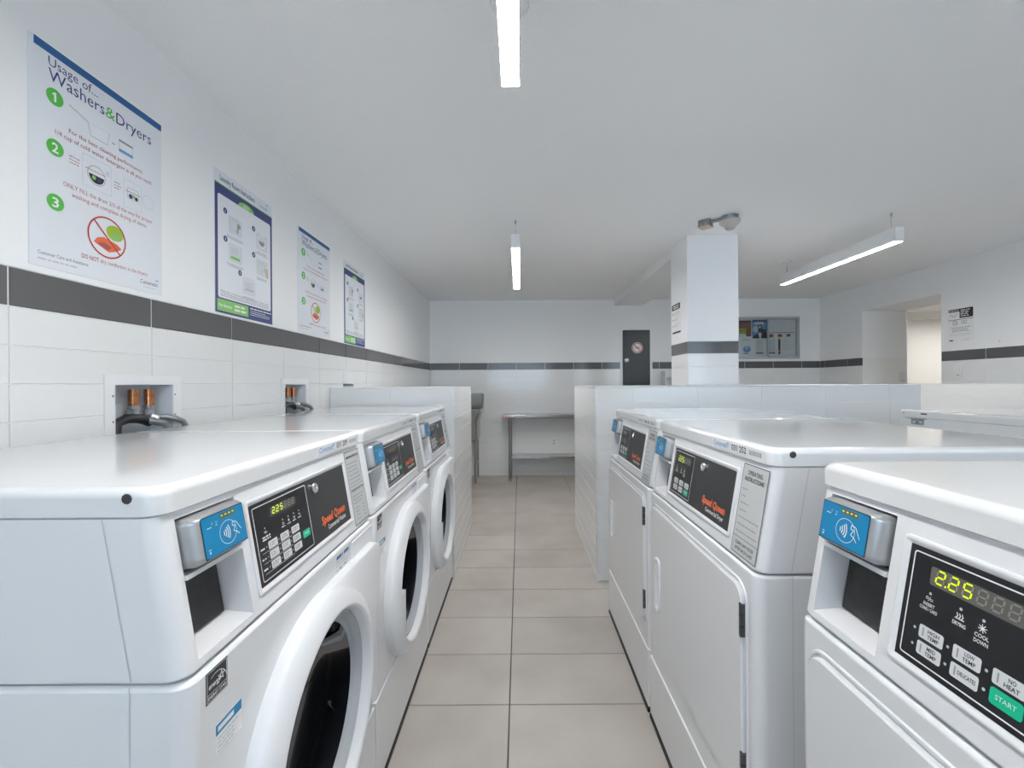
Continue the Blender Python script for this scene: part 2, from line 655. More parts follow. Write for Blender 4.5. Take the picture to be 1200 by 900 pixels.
# wall behind the viewpoint, with two windows to the daylight
WINS = [(-0.95, 0.95), (1.80, 3.70)]
WZ0, WZ1 = 0.95, 2.05
bx = [(XL, XR, YN - 0.2, YN, 0, WZ0, 0), (XL, XR, YN - 0.2, YN, WZ1, ZC, 0)]
xs = XL
for a, b in WINS:
    bx.append((xs, a, YN - 0.2, YN, WZ0, WZ1, 0))
    xs = b
bx.append((xs, XR, YN - 0.2, YN, WZ0, WZ1, 0))
wall('wall_near', bx)
for k, (a, b) in enumerate(WINS):
    m = MB()
    for x0, x1, z0, z1 in ((a, b, WZ0, WZ0 + 0.05), (a, b, WZ1 - 0.05, WZ1), (a, a + 0.05, WZ0 + 0.05, WZ1 - 0.05),
                           (b - 0.05, b, WZ0 + 0.05, WZ1 - 0.05)):
        m.box(x0, x1, YN - 0.14, YN - 0.08, z0, z1)
    w = struct(m.build('window_%d' % (k + 1), M_winframe, smooth=False))
    for q in range(1, 4):
        m = MB()
        x = a + (b - a) * q / 4
        m.box(x - 0.02, x + 0.02, YN - 0.14, YN - 0.08, WZ0 + 0.05, WZ1 - 0.05)
        m.build('window_mullion', M_winframe, w, smooth=False)
    m = MB()
    m.box(a + 0.05, b - 0.05, YN - 0.115, YN - 0.11, WZ0 + 0.05, WZ1 - 0.05)
    m.build('window_pane', M_clear, w, smooth=False)

# corridor seen through the opening
m = MB()
m.box(XR + 0.51, 7.5, 7.0, 7.2, 0, 2.30)
m.box(7.4, 7.6, 2.8, 7.0, 0, 2.30)
m.box(XR + 0.51, 7.4, 2.8, 3.0, 0, 2.30)
m.box(XR + 0.505, XR + 0.51, 5.93, 7.0, 0, 2.30)
struct(m.build('wall_corridor', M_creamp, smooth=False))
m = MB()
m.box(XR + 0.51, 7.5, 2.8, 7.1, 2.30, 2.36)
struct(m.build('ceiling_corridor', M_creamp, smooth=False))
m = MB()
m.box(XR + 0.51, 7.4, 6.88, 7.0, 2.19, 2.2995)
struct(m.build('trim_2', M_creamp, smooth=False))


# ------------------------------------------------------------------ half-height partitions
def partition(name, x0, x1, y0, y1, side, jfront):
    """solid tiled half wall; side = +1 / -1 for the tiled end facing +X / -X"""
    m = MB()
    xa = x0 + T if side < 0 else x0
    xb = x1 - T if side > 0 else x1
    m.box(xa, xb, y0 + T, y1, 0, PT - 0.006)
    p = struct(m.build(name, M_grout, smooth=False))
    zr = [PT - 0.008]
    while zr[-1] - PTH > 0.02:
        zr.append(zr[-1] - PTH)
    zr.append(0.0)
    zr = zr[::-1]
    tiles(p, (0, y0 + T, 0), (1, 0, 0), (0, 0, 1), jfront, zr, M_tile)
    if side > 0:
        tiles(p, (x1 - T, 0, 0), (0, 1, 0), (0, 0, 1), [y0, y1], zr, M_tile)
    else:
        tiles(p, (x0 + T, 0, 0), (0, -1, 0), (0, 0, 1), [-y1, -y0], zr, M_tile)
    m = MB()
    m.bbox(x0 - (0.001 if side < 0 else 0), x1 + (0.001 if side > 0 else 0), y0 - 0.001, y1, PT - 0.007, PT, 0.002, 1)
    m.build('cap', M_white, p)
    e = x1 if side > 0 else x0
    m = MB()
    m.box(e - 0.004 * side - 0.0035, e - 0.004 * side + 0.0065 if side > 0 else e - 0.004 * side + 0.0035, y0 - 0.0015, y0 + 0.006, 0, PT - 0.007)
    m.build('edge_trim', M_trim, p, smooth=False)
    return p


partition('wall_partition_left', XL, -0.412, 2.70, 3.70, 1, grid(XL, -0.412, -0.412 - 0.39, TW))
partition('wall_partition_centre', 0.460, 2.44, 2.65, 3.67, -1, grid(0.460, 2.44, 0.69, TW))
partition('wall_partition_right', 3.30, XR, 2.65, 3.70, -1, grid(3.30, XR, 3.69, TW))

# ------------------------------------------------------------------ column
CX0, CX1, CY0, CY1 = 1.245, 1.625, 3.23, 3.575
CB0, CB1 = 1.418, 1.508
m = MB()
m.bbox(CX0, CX1, CY0, CY1, CB1 + 0.004, ZC, 0.003, 1, 0)
m.box(CX0 + T, CX1 - T, CY0 + T, CY1 - 0.001, PT, CB1 + 0.004, 1)
col = struct(m.build('wall_column', [M_paint, M_grout], smooth=False))
for zz, mm, nm in (([PT + 0.002, CB0 - 0.1], M_tile, 'tile'), ([CB0 - 0.1, CB0], M_tile, 'tile'), ([CB0, CB1], M_band, 'band_tile')):
    tiles(col, (0, CY0 + T, 0), (1, 0, 0), (0, 0, 1), [CX0 + 0.001, CX1 - 0.001], zz, mm, name=nm)
    tiles(col, (CX0 + T, 0, 0), (0, -1, 0), (0, 0, 1), [-CY1, -CY0 - 0.004], zz, mm, name=nm)
    tiles(col, (CX1 - T, 0, 0), (0, 1, 0), (0, 0, 1), [CY0 + 0.004, CY1], zz, mm, name=nm)

# ------------------------------------------------------------------ narrow black door in the back wall
m = MB()
y = YB - 0.012
for x0, x1, z0, z1 in ((DOORX[0] - 0.03, DOORX[0], 0, 1.93), (DOORX[1], DOORX[1] + 0.03, 0, 1.93), (DOORX[0], DOORX[1], 1.90, 1.93)):
    m.box(x0, x1, y, YB + T, z0, z1)
d1 = struct(m.build('door_1', M_paint, smooth=False))
m = MB()
m.bbox(DOORX[0] + 0.003, DOORX[1] - 0.003, YB - 0.02, YB + T, 0.01, 1.897, 0.003, 1)
m.build('door_leaf', M_door, d1)
m = MB()
m.lathe([(0.0, 0.05), (0.02, 0.048), (0.024, 0.035), (0.012, 0.02), (0.03, 0.012), (0.03, 0.0)], (DOORX[0] + 0.05, YB - 0.02, 1.50), n=20)
m.build('door_knob', M_chrome, d1)
P = Print(frame((DOORX[0], YB - 0.021, 0), (1, 0, 0), (0, 0, 1)))
cxs, czs = 0.19, 1.665
P.poly(M_pwhite, circ(cxs, czs, 0.072), 0, 'sign_disc')
P.ring(M_pred, cxs, czs, 0.066, 0.011, 2)
P.rect(M_pgrey, cxs - 0.035, czs - 0.006, cxs + 0.035, czs + 0.006, 1)
P.line(M_pred, cxs - 0.041, czs + 0.041, cxs + 0.041, czs - 0.041, 0.011, 2)
P.build(d1)


# ------------------------------------------------------------------ machine parts shared by washers and dryers
W, D = 0.706, 0.70
ZB, ZT, ZL = 0.817, 1.030, 1.068           # console bottom, console top, lid top
S = 0.036 / (ZT - ZB)
Y0 = 0.004


def yf(z):
    return Y0 + (z - ZB) * S


def plan(z, yfront, r, inset=0.0, seg=5, flat=True):
    """open outline: back left, rounded front corners, back right"""
    h = W / 2 - inset
    yfr = yfront + inset
    pts = [(-h, D - inset, z)]
    for k in range(seg + 1):
        t = math.radians(180 + 90 * k / seg)
        pts.append((-h + r + r * math.cos(t), yfr + r + r * math.sin(t), z))
    for k in range(seg + 1):
        t = math.radians(270 + 90 * k / seg)
        pts.append((h - r + r * math.cos(t), yfr + r + r * math.sin(t), z))
    pts.append((h, D - inset, z))
    return pts


def loft_skip(mb, rings, skip):
    n = len(rings[0])
    vs = [p for r in rings for p in r]
    fs = []
    for i in range(len(rings) - 1):
        for j in range(n):
            if j == skip:
                continue
            a, b = i * n + j, i * n + (j + 1) % n
            fs.append((a, b, b + n, a + n))
    mb.add(vs, fs)


RC = 0.024
HX0, HX1 = -W / 2 + 0.030, -W / 2 + 0.152        # pocket for the card reader
HZ0, HZ1 = ZB + 0.014, ZT - 0.010
SKIP = 6                                         # the front flat segment of plan() with seg=5


def console(parent):
    m = MB()
    e = 0.005
    rings = [plan(ZB, Y0, RC, e), plan(ZB + e * 0.4, yf(ZB + e * 0.4), RC, e * 0.3), plan(ZB + e, yf(ZB + e), RC), plan(ZT, yf(ZT), RC)]
    loft_skip(m, rings[:3], -1)
    loft_skip(m, rings[2:], SKIP)
    m.add(rings[0], [tuple(range(len(rings[0])))])
    m.add(rings[-1], [tuple(range(len(rings[-1])))])
    xs = [-W / 2 + RC, HX0, HX1, W / 2 - RC]
    zs = [ZB + e, HZ0, HZ1, ZT]
    for i in range(3):
        for j in range(3):
            if i == 1 and j == 1:
                continue
            m.add([(xs[i], yf(zs[j]), zs[j]), (xs[i + 1], yf(zs[j]), zs[j]), (xs[i + 1], yf(zs[j + 1]), zs[j + 1]), (xs[i], yf(zs[j + 1]), zs[j + 1])], [(0, 1, 2, 3)])
    dp = 0.050
    a = [(HX0, HZ0), (HX1, HZ0), (HX1, HZ1), (HX0, HZ1)]
    front = [(x, yf(z), z) for x, z in a]
    back = [(x * 0.97 - 0.03 * 0.265, yf(z) + dp, z + (0.006 if z < 0.9 else -0.004)) for x, z in a]
    m.loft([front, back], True, False, True)
    return m.build('control_console', M_cons, parent, angle=40)


def FR():
    """frame on the sloping console face, origin at its bottom left corner"""
    return frame((-W / 2, Y0, ZB), (1, 0, 0), (0, S, 1))


LEN = math.hypot(ZT - ZB, 0.036)


def card_reader(parent):
    fr = FR()
    u0, u1, v0, v1 = 0.034, 0.147, 0.133, 0.203
    m = MB()
    a = rrect(u0, v0, u1, v1, 0.010, 4)
    b = rrect(u0 + 0.006, v0 + 0.003, u1 - 0.006, v1 - 0.003, 0.008, 4)
    c = rrect(u0 + 0.010, v0 + 0.005, u1 - 0.010, v1 - 0.005, 0.006, 4)
    m.loft([[fr(p, q, -0.046) for p, q in a], [fr(p, q, 0.008) for p, q in a], [fr(p, q, 0.018) for p, q in b], [fr(p, q, 0.0215) for p, q in c]], True, True, True)
    rd = m.build('card_reader', M_silver, parent)
    f2 = lambda x, y, z=0.0: fr(u0 + 0.012 + x, v0 + 0.007 + y, 0.0215 + z)
    w, h = u1 - u0 - 0.024, v1 - v0 - 0.014
    P = Print(f2, 0.0004)
    P.rect(M_pblack, -0.0012, -0.0012, w + 0.0012, h + 0.0012, 0, 'label_border')
    P.poly(M_psky, rrect(0, 0, w, h, 0.002), 1, 'blue_label')
    P.rect(M_pleddark, w * 0.42, h * 0.82, w * 0.79, h * 0.96, 2, 'led_window')
    for k in range(4):
        x = w * (0.445 + 0.09 * k)
        P.rect(M_led, x, h * 0.88, x + w * 0.042, h * 0.915, 3, 'lit_led')
    P.poly(M_pgrey, circ(w * 0.22, h * 0.80, 0.0018, 8), 2)
    P.poly(M_pgrey, circ(w * 0.32, h * 0.80, 0.0018, 8), 2)
    P.lines(M_pwhite, w * 0.10, w * 0.24, h * 0.71, 1, 0.004, 0.0012, 3, 2)
    P.lines(M_pwhite, w * 0.30, w * 0.37, h * 0.72, 1, 0.004, 0.0012, 4, 2)
    P.ring(M_pwhite, w * 0.56, h * 0.42, 0.0185, 0.0008, 2, ry=0.0175)
    for k in range(4):
        P.ring(M_pwhite, w * 0.45 - 0.004, h * 0.42, 0.006 + 0.0040 * k, 0.0018, 3, n=8, a0=-36, a1=36)
    hx, hy = w * 0.73, h * 0.45
    for p, q in (((0.013, -0.006), (0.004, 0.008)), ((0.004, 0.008), (-0.004, 0.010)), ((-0.004, 0.010), (-0.005, 0.004)),
                 ((-0.005, 0.004), (0.001, 0.003)), ((0.001, 0.003), (-0.004, -0.004)), ((-0.004, -0.004), (0.003, -0.007)), ((0.003, -0.007), (0.008, -0.012))):
        P.line(M_pwhite, hx + p[0], hy + p[1], hx + q[0], hy + q[1], 0.0012, 3)
    P.ring(M_pwhite, w * 0.09, h * 0.15, 0.0030, 0.0010, 3, n=10, a0=30, a1=150)
    P.ring(M_pwhite, w * 0.09, h * 0.12, 0.0018, 0.0010, 3, n=8)
    P.build(rd)
    # ledge under the reader and the black plate of the coin pocket
    m = MB()
    a = [(u0 - 0.003, 0.122), (u1 + 0.004, 0.122), (u1 + 0.004, 0.1285), (u0 - 0.003, 0.1285)]
    m.prism(a, fr, -0.046, 0.0035)
    m.build('reader_ledge', M_cons, parent, smooth=False)
    m = MB()
    a = [(u0 + 0.002, 0.030), (u1 - 0.004, 0.030), (u1 - 0.004, 0.122), (u0 + 0.002, 0.122)]
    m.prism(a, fr, -0.0455, -0.040)
    m.build('coin_plate', M_coin, parent, smooth=False)
    for du in (0.028, 0.085):
        m = MB()
        a = [(u0 + du, v1 + 0.0035), (u0 + du + 0.007, v1 + 0.0035), (u0 + du + 0.007, v1 + 0.0075), (u0 + du, v1 + 0.0075)]
        m.prism(a, fr, -0.03, -0.002)
        m.build('mounting_tab', M_dark, parent, smooth=False)


PU, PV, PW, PH = 0.180, 0.040, 0.388, 0.140     # the dark panel on the console


def icon(P, kind, x, y, s):
    if kind == 'dot':
        P.poly(M_pmid, circ(x, y, s * 0.5, 8), 3)
    elif kind == 'waves':
        for k in (-1, 0, 1):
            P.line(M_pwhite, x + k * s * 0.45 - s * 0.12, y - s * 0.3, x + k * s * 0.45 + s * 0.12, y, s * 0.16, 3)
            P.line(M_pwhite, x + k * s * 0.45 + s * 0.12, y, x + k * s * 0.45 - s * 0.12, y + s * 0.5, s * 0.16, 3)
        P.line(M_pwhite, x - s * 0.8, y - s * 0.45, x + s * 0.8, y - s * 0.45, s * 0.16, 3)
    elif kind == 'snow':
        for k in range(4):
            t = PI * k / 4 + 0.2
            P.line(M_pwhite, x - s * 0.7 * math.cos(t), y - s * 0.7 * math.sin(t), x + s * 0.7 * math.cos(t), y + s * 0.7 * math.sin(t), s * 0.14, 3)
    elif kind == 'coin':
        P.ring(M_pwhite, x - s * 0.4, y + s * 0.1, s * 0.35, s * 0.14, 3, n=10)
        P.line(M_pwhite, x - s * 0.1, y - s * 0.6, x + s * 0.35, y + s * 0.5, s * 0.12, 3)
        P.outline(M_pwhite, x + s * 0.3, y - s * 0.4, x + s * 1.0, y + s * 0.1, s * 0.08, s * 0.10, 3)


def control_panel(parent, kind):
    fr0 = FR()
    fr = lambda a, b, c=0.0: fr0(PU + a, PV + b, c)
    m = MB()
    o = rrect(-0.010, -0.010, PW + 0.010, PH + 0.010, 0.006, 3)
    i0 = rrect(-0.005, -0.005, PW + 0.005, PH + 0.005, 0.004, 3)
    i1 = rrect(0, 0, PW, PH, 0.002, 3)
    m.loft([[fr(p, q, 0.0) for p, q in o], [fr(p, q, 0.003) for p, q in o], [fr(p, q, 0.0042) for p, q in rrect(-0.008, -0.008, PW + 0.008, PH + 0.008, 0.005, 3)],
            [fr(p, q, 0.0042) for p, q in i0], [fr(p, q, 0.001) for p, q in i1]], True)
    m.build('panel_bezel', M_cons, parent)
    m = MB()
    m.prism(rrect(0, 0, PW, PH, 0.002, 3), fr, 0.0, 0.0016)
    pn = m.build('control_panel', M_panel, parent, smooth=False)
    f2 = lambda a, b, c=0.0: fr(a, b, 0.0016 + c)
    P = Print(f2, 0.0002)
    kw = 0.190 if kind == 'washer' else 0.152
    P.rect(M_keyp, 0.0, 0.0, kw + 0.004, PH, 0, 'keypad_overlay')
    P.outline(M_pwhite, 0.006, 0.006, kw, PH - 0.006, 0.004, 0.0016, 1)
    if kind == 'washer':
        P.poly(M_disp, rrect(0.056, PH * 0.755, 0.146, PH * 0.875, 0.003), 1, 'display')
        for k in range(4):
            x = 0.090 + 0.020 * k
            icon(P, 'dot', x, PH * 0.645, 0.003)
            icon(P, ('waves', 'snow', 'waves', 'coin')[k], x, PH * 0.595, 0.0045)
            P.lines(M_pwhite, x - 0.006, x + 0.006, PH * 0.545, 1, 0.003, 0.0018, k, 2, False)
        icon(P, 'dot', 0.033, PH * 0.66, 0.003)
        icon(P, 'coin', 0.033, PH * 0.61, 0.005)
        P.lines(M_pwhite, 0.022, 0.046, PH * 0.545, 2, 0.0045, 0.0026, 9, 2, False)
        cols, rws = (0.050, 0.089, 0.128), (0.43, 0.305, 0.18)
        for r, v in enumerate(rws):
            P.line(M_pwhite, 0.016, PH * v - 0.0085, 0.112, PH * v - 0.0085, 0.0007, 1)
            P.lines(M_pwhite, 0.012, 0.024, PH * v - 0.002, 1, 0.004, 0.0028, r, 2, False)
            for c, x in enumerate(cols):
                icon(P, 'dot', x - 0.0205, PH * v, 0.003)
                P.poly(M_btn, rrect(x - 0.0145, PH * v - 0.0068, x + 0.0145, PH * v + 0.0068, 0.002, 2), 2, 'white_button')
                P.rect(M_pgrey, x - 0.010, PH * v - 0.004, x - 0.008, PH * v + 0.004, 3)
                P.lines(M_pgrey, x - 0.005, x + 0.010, PH * v + 0.0012, 2, 0.004, 0.0020, r * 3 + c, 3, True)
        P.poly(M_btng, rrect(0.152, PH * 0.30 - 0.011, 0.181, PH * 0.30 + 0.004, 0.003, 2), 2, 'start_button')
        P.text(M_pwhite, 'START', 0.1665, PH * 0.30 - 0.005, 0.006, 'c', False, 0.018, layer=3)
    else:
        P.poly(M_disp, rrect(0.030, PH * 0.72, 0.130, PH * 0.875, 0.003), 1, 'display')
        icon(P, 'dot', 0.034, PH * 0.645, 0.0035)
        icon(P, 'coin', 0.033, PH * 0.60, 0.0050)
        P.text(M_pwhite, 'INSERT', 0.034, PH * 0.535, 0.0055, 'c', True, 0.014, layer=2)
        P.text(M_pwhite, 'COINS / CARD', 0.034, PH * 0.495, 0.0055, 'c', True, 0.022, layer=2)
        for x, ic, tx in ((0.070, 'waves', ('DRYING',)), (0.094, 'snow', ('COOL', 'DOWN'))):
            icon(P, 'dot', x, PH * 0.645, 0.0035)
            icon(P, ic, x, PH * 0.585, 0.0065)
            for q, t in enumerate(tx):
                P.text(M_pwhite, t, x, PH * (0.51 - 0.045 * q), 0.0058, 'c', True, 0.0145, layer=2)
        bt = [[('HIGH', 'TEMP'), ('LOW', 'TEMP'), ('NO', 'HEAT')], [('MED', 'TEMP'), ('DELICATES',), None]]
        for r, v in enumerate((0.31, 0.17)):
            for c, x in enumerate((0.042, 0.083, 0.124)):
                icon(P, 'dot', x - 0.0205, PH * v, 0.0035)
                t = bt[r][c]
                if t is None:
                    P.poly(M_btng, rrect(x - 0.0150, PH * v - 0.0085, x + 0.0150, PH * v + 0.0085, 0.003, 3), 2, 'start_button')
                    P.text(M_pwhite, 'START', x, PH * v - 0.002, 0.007, 'c', False, 0.019, layer=3)
                    continue
                P.poly(M_btn, rrect(x - 0.0150, PH * v - 0.0078, x + 0.0150, PH * v + 0.0078, 0.0025, 3), 2, 'white_button')
                P.rect(M_pgrey, x - 0.0105, PH * v - 0.005, x - 0.0088, PH * v + 0.005, 3)
                for q, s in enumerate(t):
                    y = PH * v + (0.0012 if len(t) == 2 else -0.0022) - 0.0062 * q
                    P.text(M_pblack, s, x + 0.003, y, 0.0062, 'c', True, 0.0035 * len(s) if len(s) < 6 else 0.019, layer=3)
    P.text(M_porange, 'Speed Queen', 0.236, PH * 0.215, 0.0260, 'l', 2, 0.126, 0.12, 1, 'orange_lettering')
    P.text(M_pwhite, 'Commercial ' + ('Washer' if kind == 'washer' else 'Dryer'), 0.262, PH * 0.095, 0.0150, 'l', True, 0.098, 0.0, 1)
    P.build(pn)
    m = MB()
    c0 = (0.222, PH * 0.845)
    rg = lambda r, z: [fr(p, q, z) for p, q in circ(c0[0], c0[1], r, 20)]
    m.loft([rg(0.0115, 0.001), rg(0.0115, 0.007), rg(0.010, 0.009), rg(0.006, 0.009), rg(0.005, 0.006)], True, False, True)
    m.build('key_lock', M_chrome, parent)


def instruction_sticker(parent, kind):
    fr0 = FR()
    u0, u1, v0, v1 = 0.592, 0.692, 0.010, 0.206
    m = MB()
    m.prism([(u0, v0), (u1, v0), (u1, v1), (u0, v1)], fr0, 0.0, 0.0006)
    st = m.build('instruction_sticker', M_label, parent, smooth=False)
    P = Print(lambda a, b, c=0.0: fr0(u0 + a, v0 + b, 0.0006 + c), 0.0002)
    w, h = u1 - u0, v1 - v0
    P.outline(M_pblack, 0, 0, w, h, 0.001, 0.0016, 0)
    if kind == 'dryer':
        P.text(M_pblack, 'OPERATING', w / 2, h - 0.022, 0.0135, 'c', True, 0.058, layer=1)
        P.text(M_pblack, 'INSTRUCTIONS', w / 2, h - 0.036, 0.0135, 'c', True, 0.074, layer=1)
        for k in range(7):
            P.lines(M_pgrey, 0.008, 0.008 + (0.026, 0.020, 0.036, 0.03, 0.084, 0.076, 0.084)[k], h - 0.056 - 0.0155 * k, 1, 0.004, 0.0024, k, 1, False)
        P.line(M_pblack, 0.0, 0.036, w, 0.036, 0.0010, 1)
        P.text(M_pblack, 'CLEAN LINT FILTER', w / 2, 0.021, 0.0095, 'c', True, 0.074, layer=1)
        P.text(M_pblack, 'AFTER EACH LOAD', w / 2, 0.009, 0.0095, 'c', True, 0.070, layer=1)
    else:
        P.text(M_pblack, 'OPERATING INSTRUCTIONS', w / 2, h - 0.018, 0.0085, 'c', True, 0.086, layer=1)
        P.lines(M_pgrey, 0.010, w - 0.012, h - 0.034, 6, 0.0105, 0.0024, 5, 1)
        P.line(M_pblack, 0.006, h - 0.094, w - 0.006, h - 0.094, 0.0008, 1)
        P.text(M_pblack, 'DISPENSER INSTRUCTIONS', w / 2, h - 0.108, 0.0085, 'c', True, 0.086, layer=1)
        P.lines(M_pgrey, 0.010, w - 0.012, h - 0.122, 3, 0.009, 0.0024, 6, 1)
        P.lines(M_pgrey, 0.014, w * 0.55, h - 0.154, 4, 0.0095, 0.0024, 7, 1)
        P.lines(M_pgrey, w * 0.66, w - 0.012, h - 0.154, 4, 0.0095, 0.0024, 8, 1)
    P.build(st)


def lid(parent):
    m = MB()
    r = 0.026
    y = yf(ZT) - 0.006
    n = lambda z, ins: plan(z, y, r, ins)
    # the lid overhangs the console a little and has a soft top edge
    rings = [n(ZT + 0.0005, 0.003), n(ZT + 0.003, 0.0), n(ZL - 0.012, 0.0), n(ZL - 0.006, 0.0025), n(ZL - 0.0018, 0.007), n(ZL, 0.013), n(ZL, 0.018)]
    loft_skip(m, rings, -1)
    m.add(rings[0], [tuple(range(len(rings[0])))])
    m.add(rings[-1], [tuple(range(len(rings[-1])))])
    m.build('lid', M_lid, parent, angle=50)


def id_sticker(parent, number, seed=0):
    """maker's strip on the front edge of the lid, towards its right end"""
    y = yf(ZT) - 0.006
    fr = frame((W / 2 - 0.268, y, ZT + 0.003), (1, 0, 0), (0, 0, 1))
    m = MB()
    m.prism([(0, 0), (0.242, 0), (0.242, 0.024), (0, 0.024)], fr, -0.0005, 0.0004)
    st = m.build('identity_sticker', M_white, parent, smooth=False)
    P = Print(fr, 0.0006)
    P.text(M_plogo, 'Coinamatic', 0.006, 0.0095, 0.0180, 'l', True, 0.076, 0.12)
    for k in range(2):
        P.ring(M_plogo, 0.083, 0.0165 - 0.004 * k, 0.007, 0.0024, 0, n=8, a0=40, a1=140)
    if number:
        P.text(M_pblack, number, 0.102, 0.0088, 0.0195, 'l', True, 0.066)
    else:
        P.lines(M_pgrey, 0.102, 0.165, 0.0095, 1, 0.01, 0.010, seed, 0, False)
    rnd = random.Random(seed)
    x = 0.182
    while x < 0.230:
        w = rnd.choice((0.0014, 0.0022, 0.0032))
        P.rect(M_pgrey, x, 0.0095, x + w, 0.0195, 0, 'bar_code')
        x += w + 0.0020
    P.lines(M_pmid, 0.006, 0.215, 0.0050, 2, 0.0032, 0.0010, seed + 1, 0)
    P.build(st)


def base_strip(parent):
    m = MB()
    m.box(-W / 2 + 0.004, W / 2 - 0.004, -0.007, D - 0.02, 0.0, 0.0145)  # black slab, front edge pushed past the panel as a dark floor line
    m.build('base', M_dark, parent, smooth=False)


def side_panels(parent, zt):
    """sheet panels behind the wrapped front: a thin recessed seam line on each flank"""
    for s in (-1, 1):
        m = MB()
        m.add([(s * (W / 2 + 0.0005), 0.072, 0.04), (s * (W / 2 + 0.0005), 0.0735, 0.04), (s * (W / 2 + 0.0005), 0.0735, ZB - 0.002), (s * (W / 2 + 0.0005), 0.072, ZB - 0.002)], [(0, 1, 2, 3)])
        m.add([(s * (W / 2 + 0.0005), yf(ZB) + 0.066, ZB + 0.006), (s * (W / 2 + 0.0005), yf(ZB) + 0.0675, ZB + 0.006), (s * (W / 2 + 0.0005), yf(ZT) + 0.0675, ZT), (s * (W / 2 + 0.0005), yf(ZT) + 0.066, ZT)], [(0, 1, 2, 3)])
        m.build('panel_seam', M_pmid, parent, smooth=False)
    for s in (-1, 1):
        m = MB()
        m.lathe([(0.0, s * 0.0015), (0.006, s * 0.001), (0.007, 0.0)], (s * W / 2, 0.075, 1.056), 'x', 10)
        m.build('lid_plug', M_panel, parent)


DZ = 0.500           # washer door centre height
DR = 0.262


def washer_body(parent):
    m = MB()
    e = 0.006
    z0, z1 = 0.015, ZB - 0.003
    rings = [plan(z0, 0, RC), plan(z1 - e, 0, RC), plan(z1 - e * 0.4, 0, RC, e * 0.3), plan(z1, 0, RC, e)]
    loft_skip(m, rings[:2], SKIP)
    loft_skip(m, rings[1:], -1)
    m.add(rings[0], [tuple(range(len(rings[0])))])
    m.add(rings[-1], [tuple(range(len(rings[-1])))])
    # flat front with the round door opening
    n, ro = 64, 0.215
    x1 = W / 2 - RC
    inner, outer = [], []
    for k in range(n):
        t = 2 * PI * k / n
        c, s = math.cos(t), math.sin(t)
        inner.append((ro * c, 0, DZ + ro * s))
        lim = min(x1 / abs(c) if abs(c) > 1e-6 else 9, ((z1 - e - DZ) if s > 0 else (DZ - z0)) / abs(s) if abs(s) > 1e-6 else 9)
        outer.append((lim * c, 0, DZ + lim * s))
    cor = {}
    for cx, cz in ((x1, z1 - e), (-x1, z1 - e), (-x1, z0), (x1, z0)):
        ang = math.atan2(cz - DZ, cx) % (2 * PI)
        cor[int(ang / (2 * PI) * n)] = (cx, 0, cz)
    vs = inner + outer
    fs = []
    for k in range(n):
        q = (k + 1) % n
        if k in cor:
            vs.append(cor[k])
            fs.append((k, n + k, len(vs) - 1, n + q, q))
        else:
            fs.append((k, n + k, n + q, q))
    m.add(vs, fs)
    m.build('body', M_enamel, parent, angle=40)


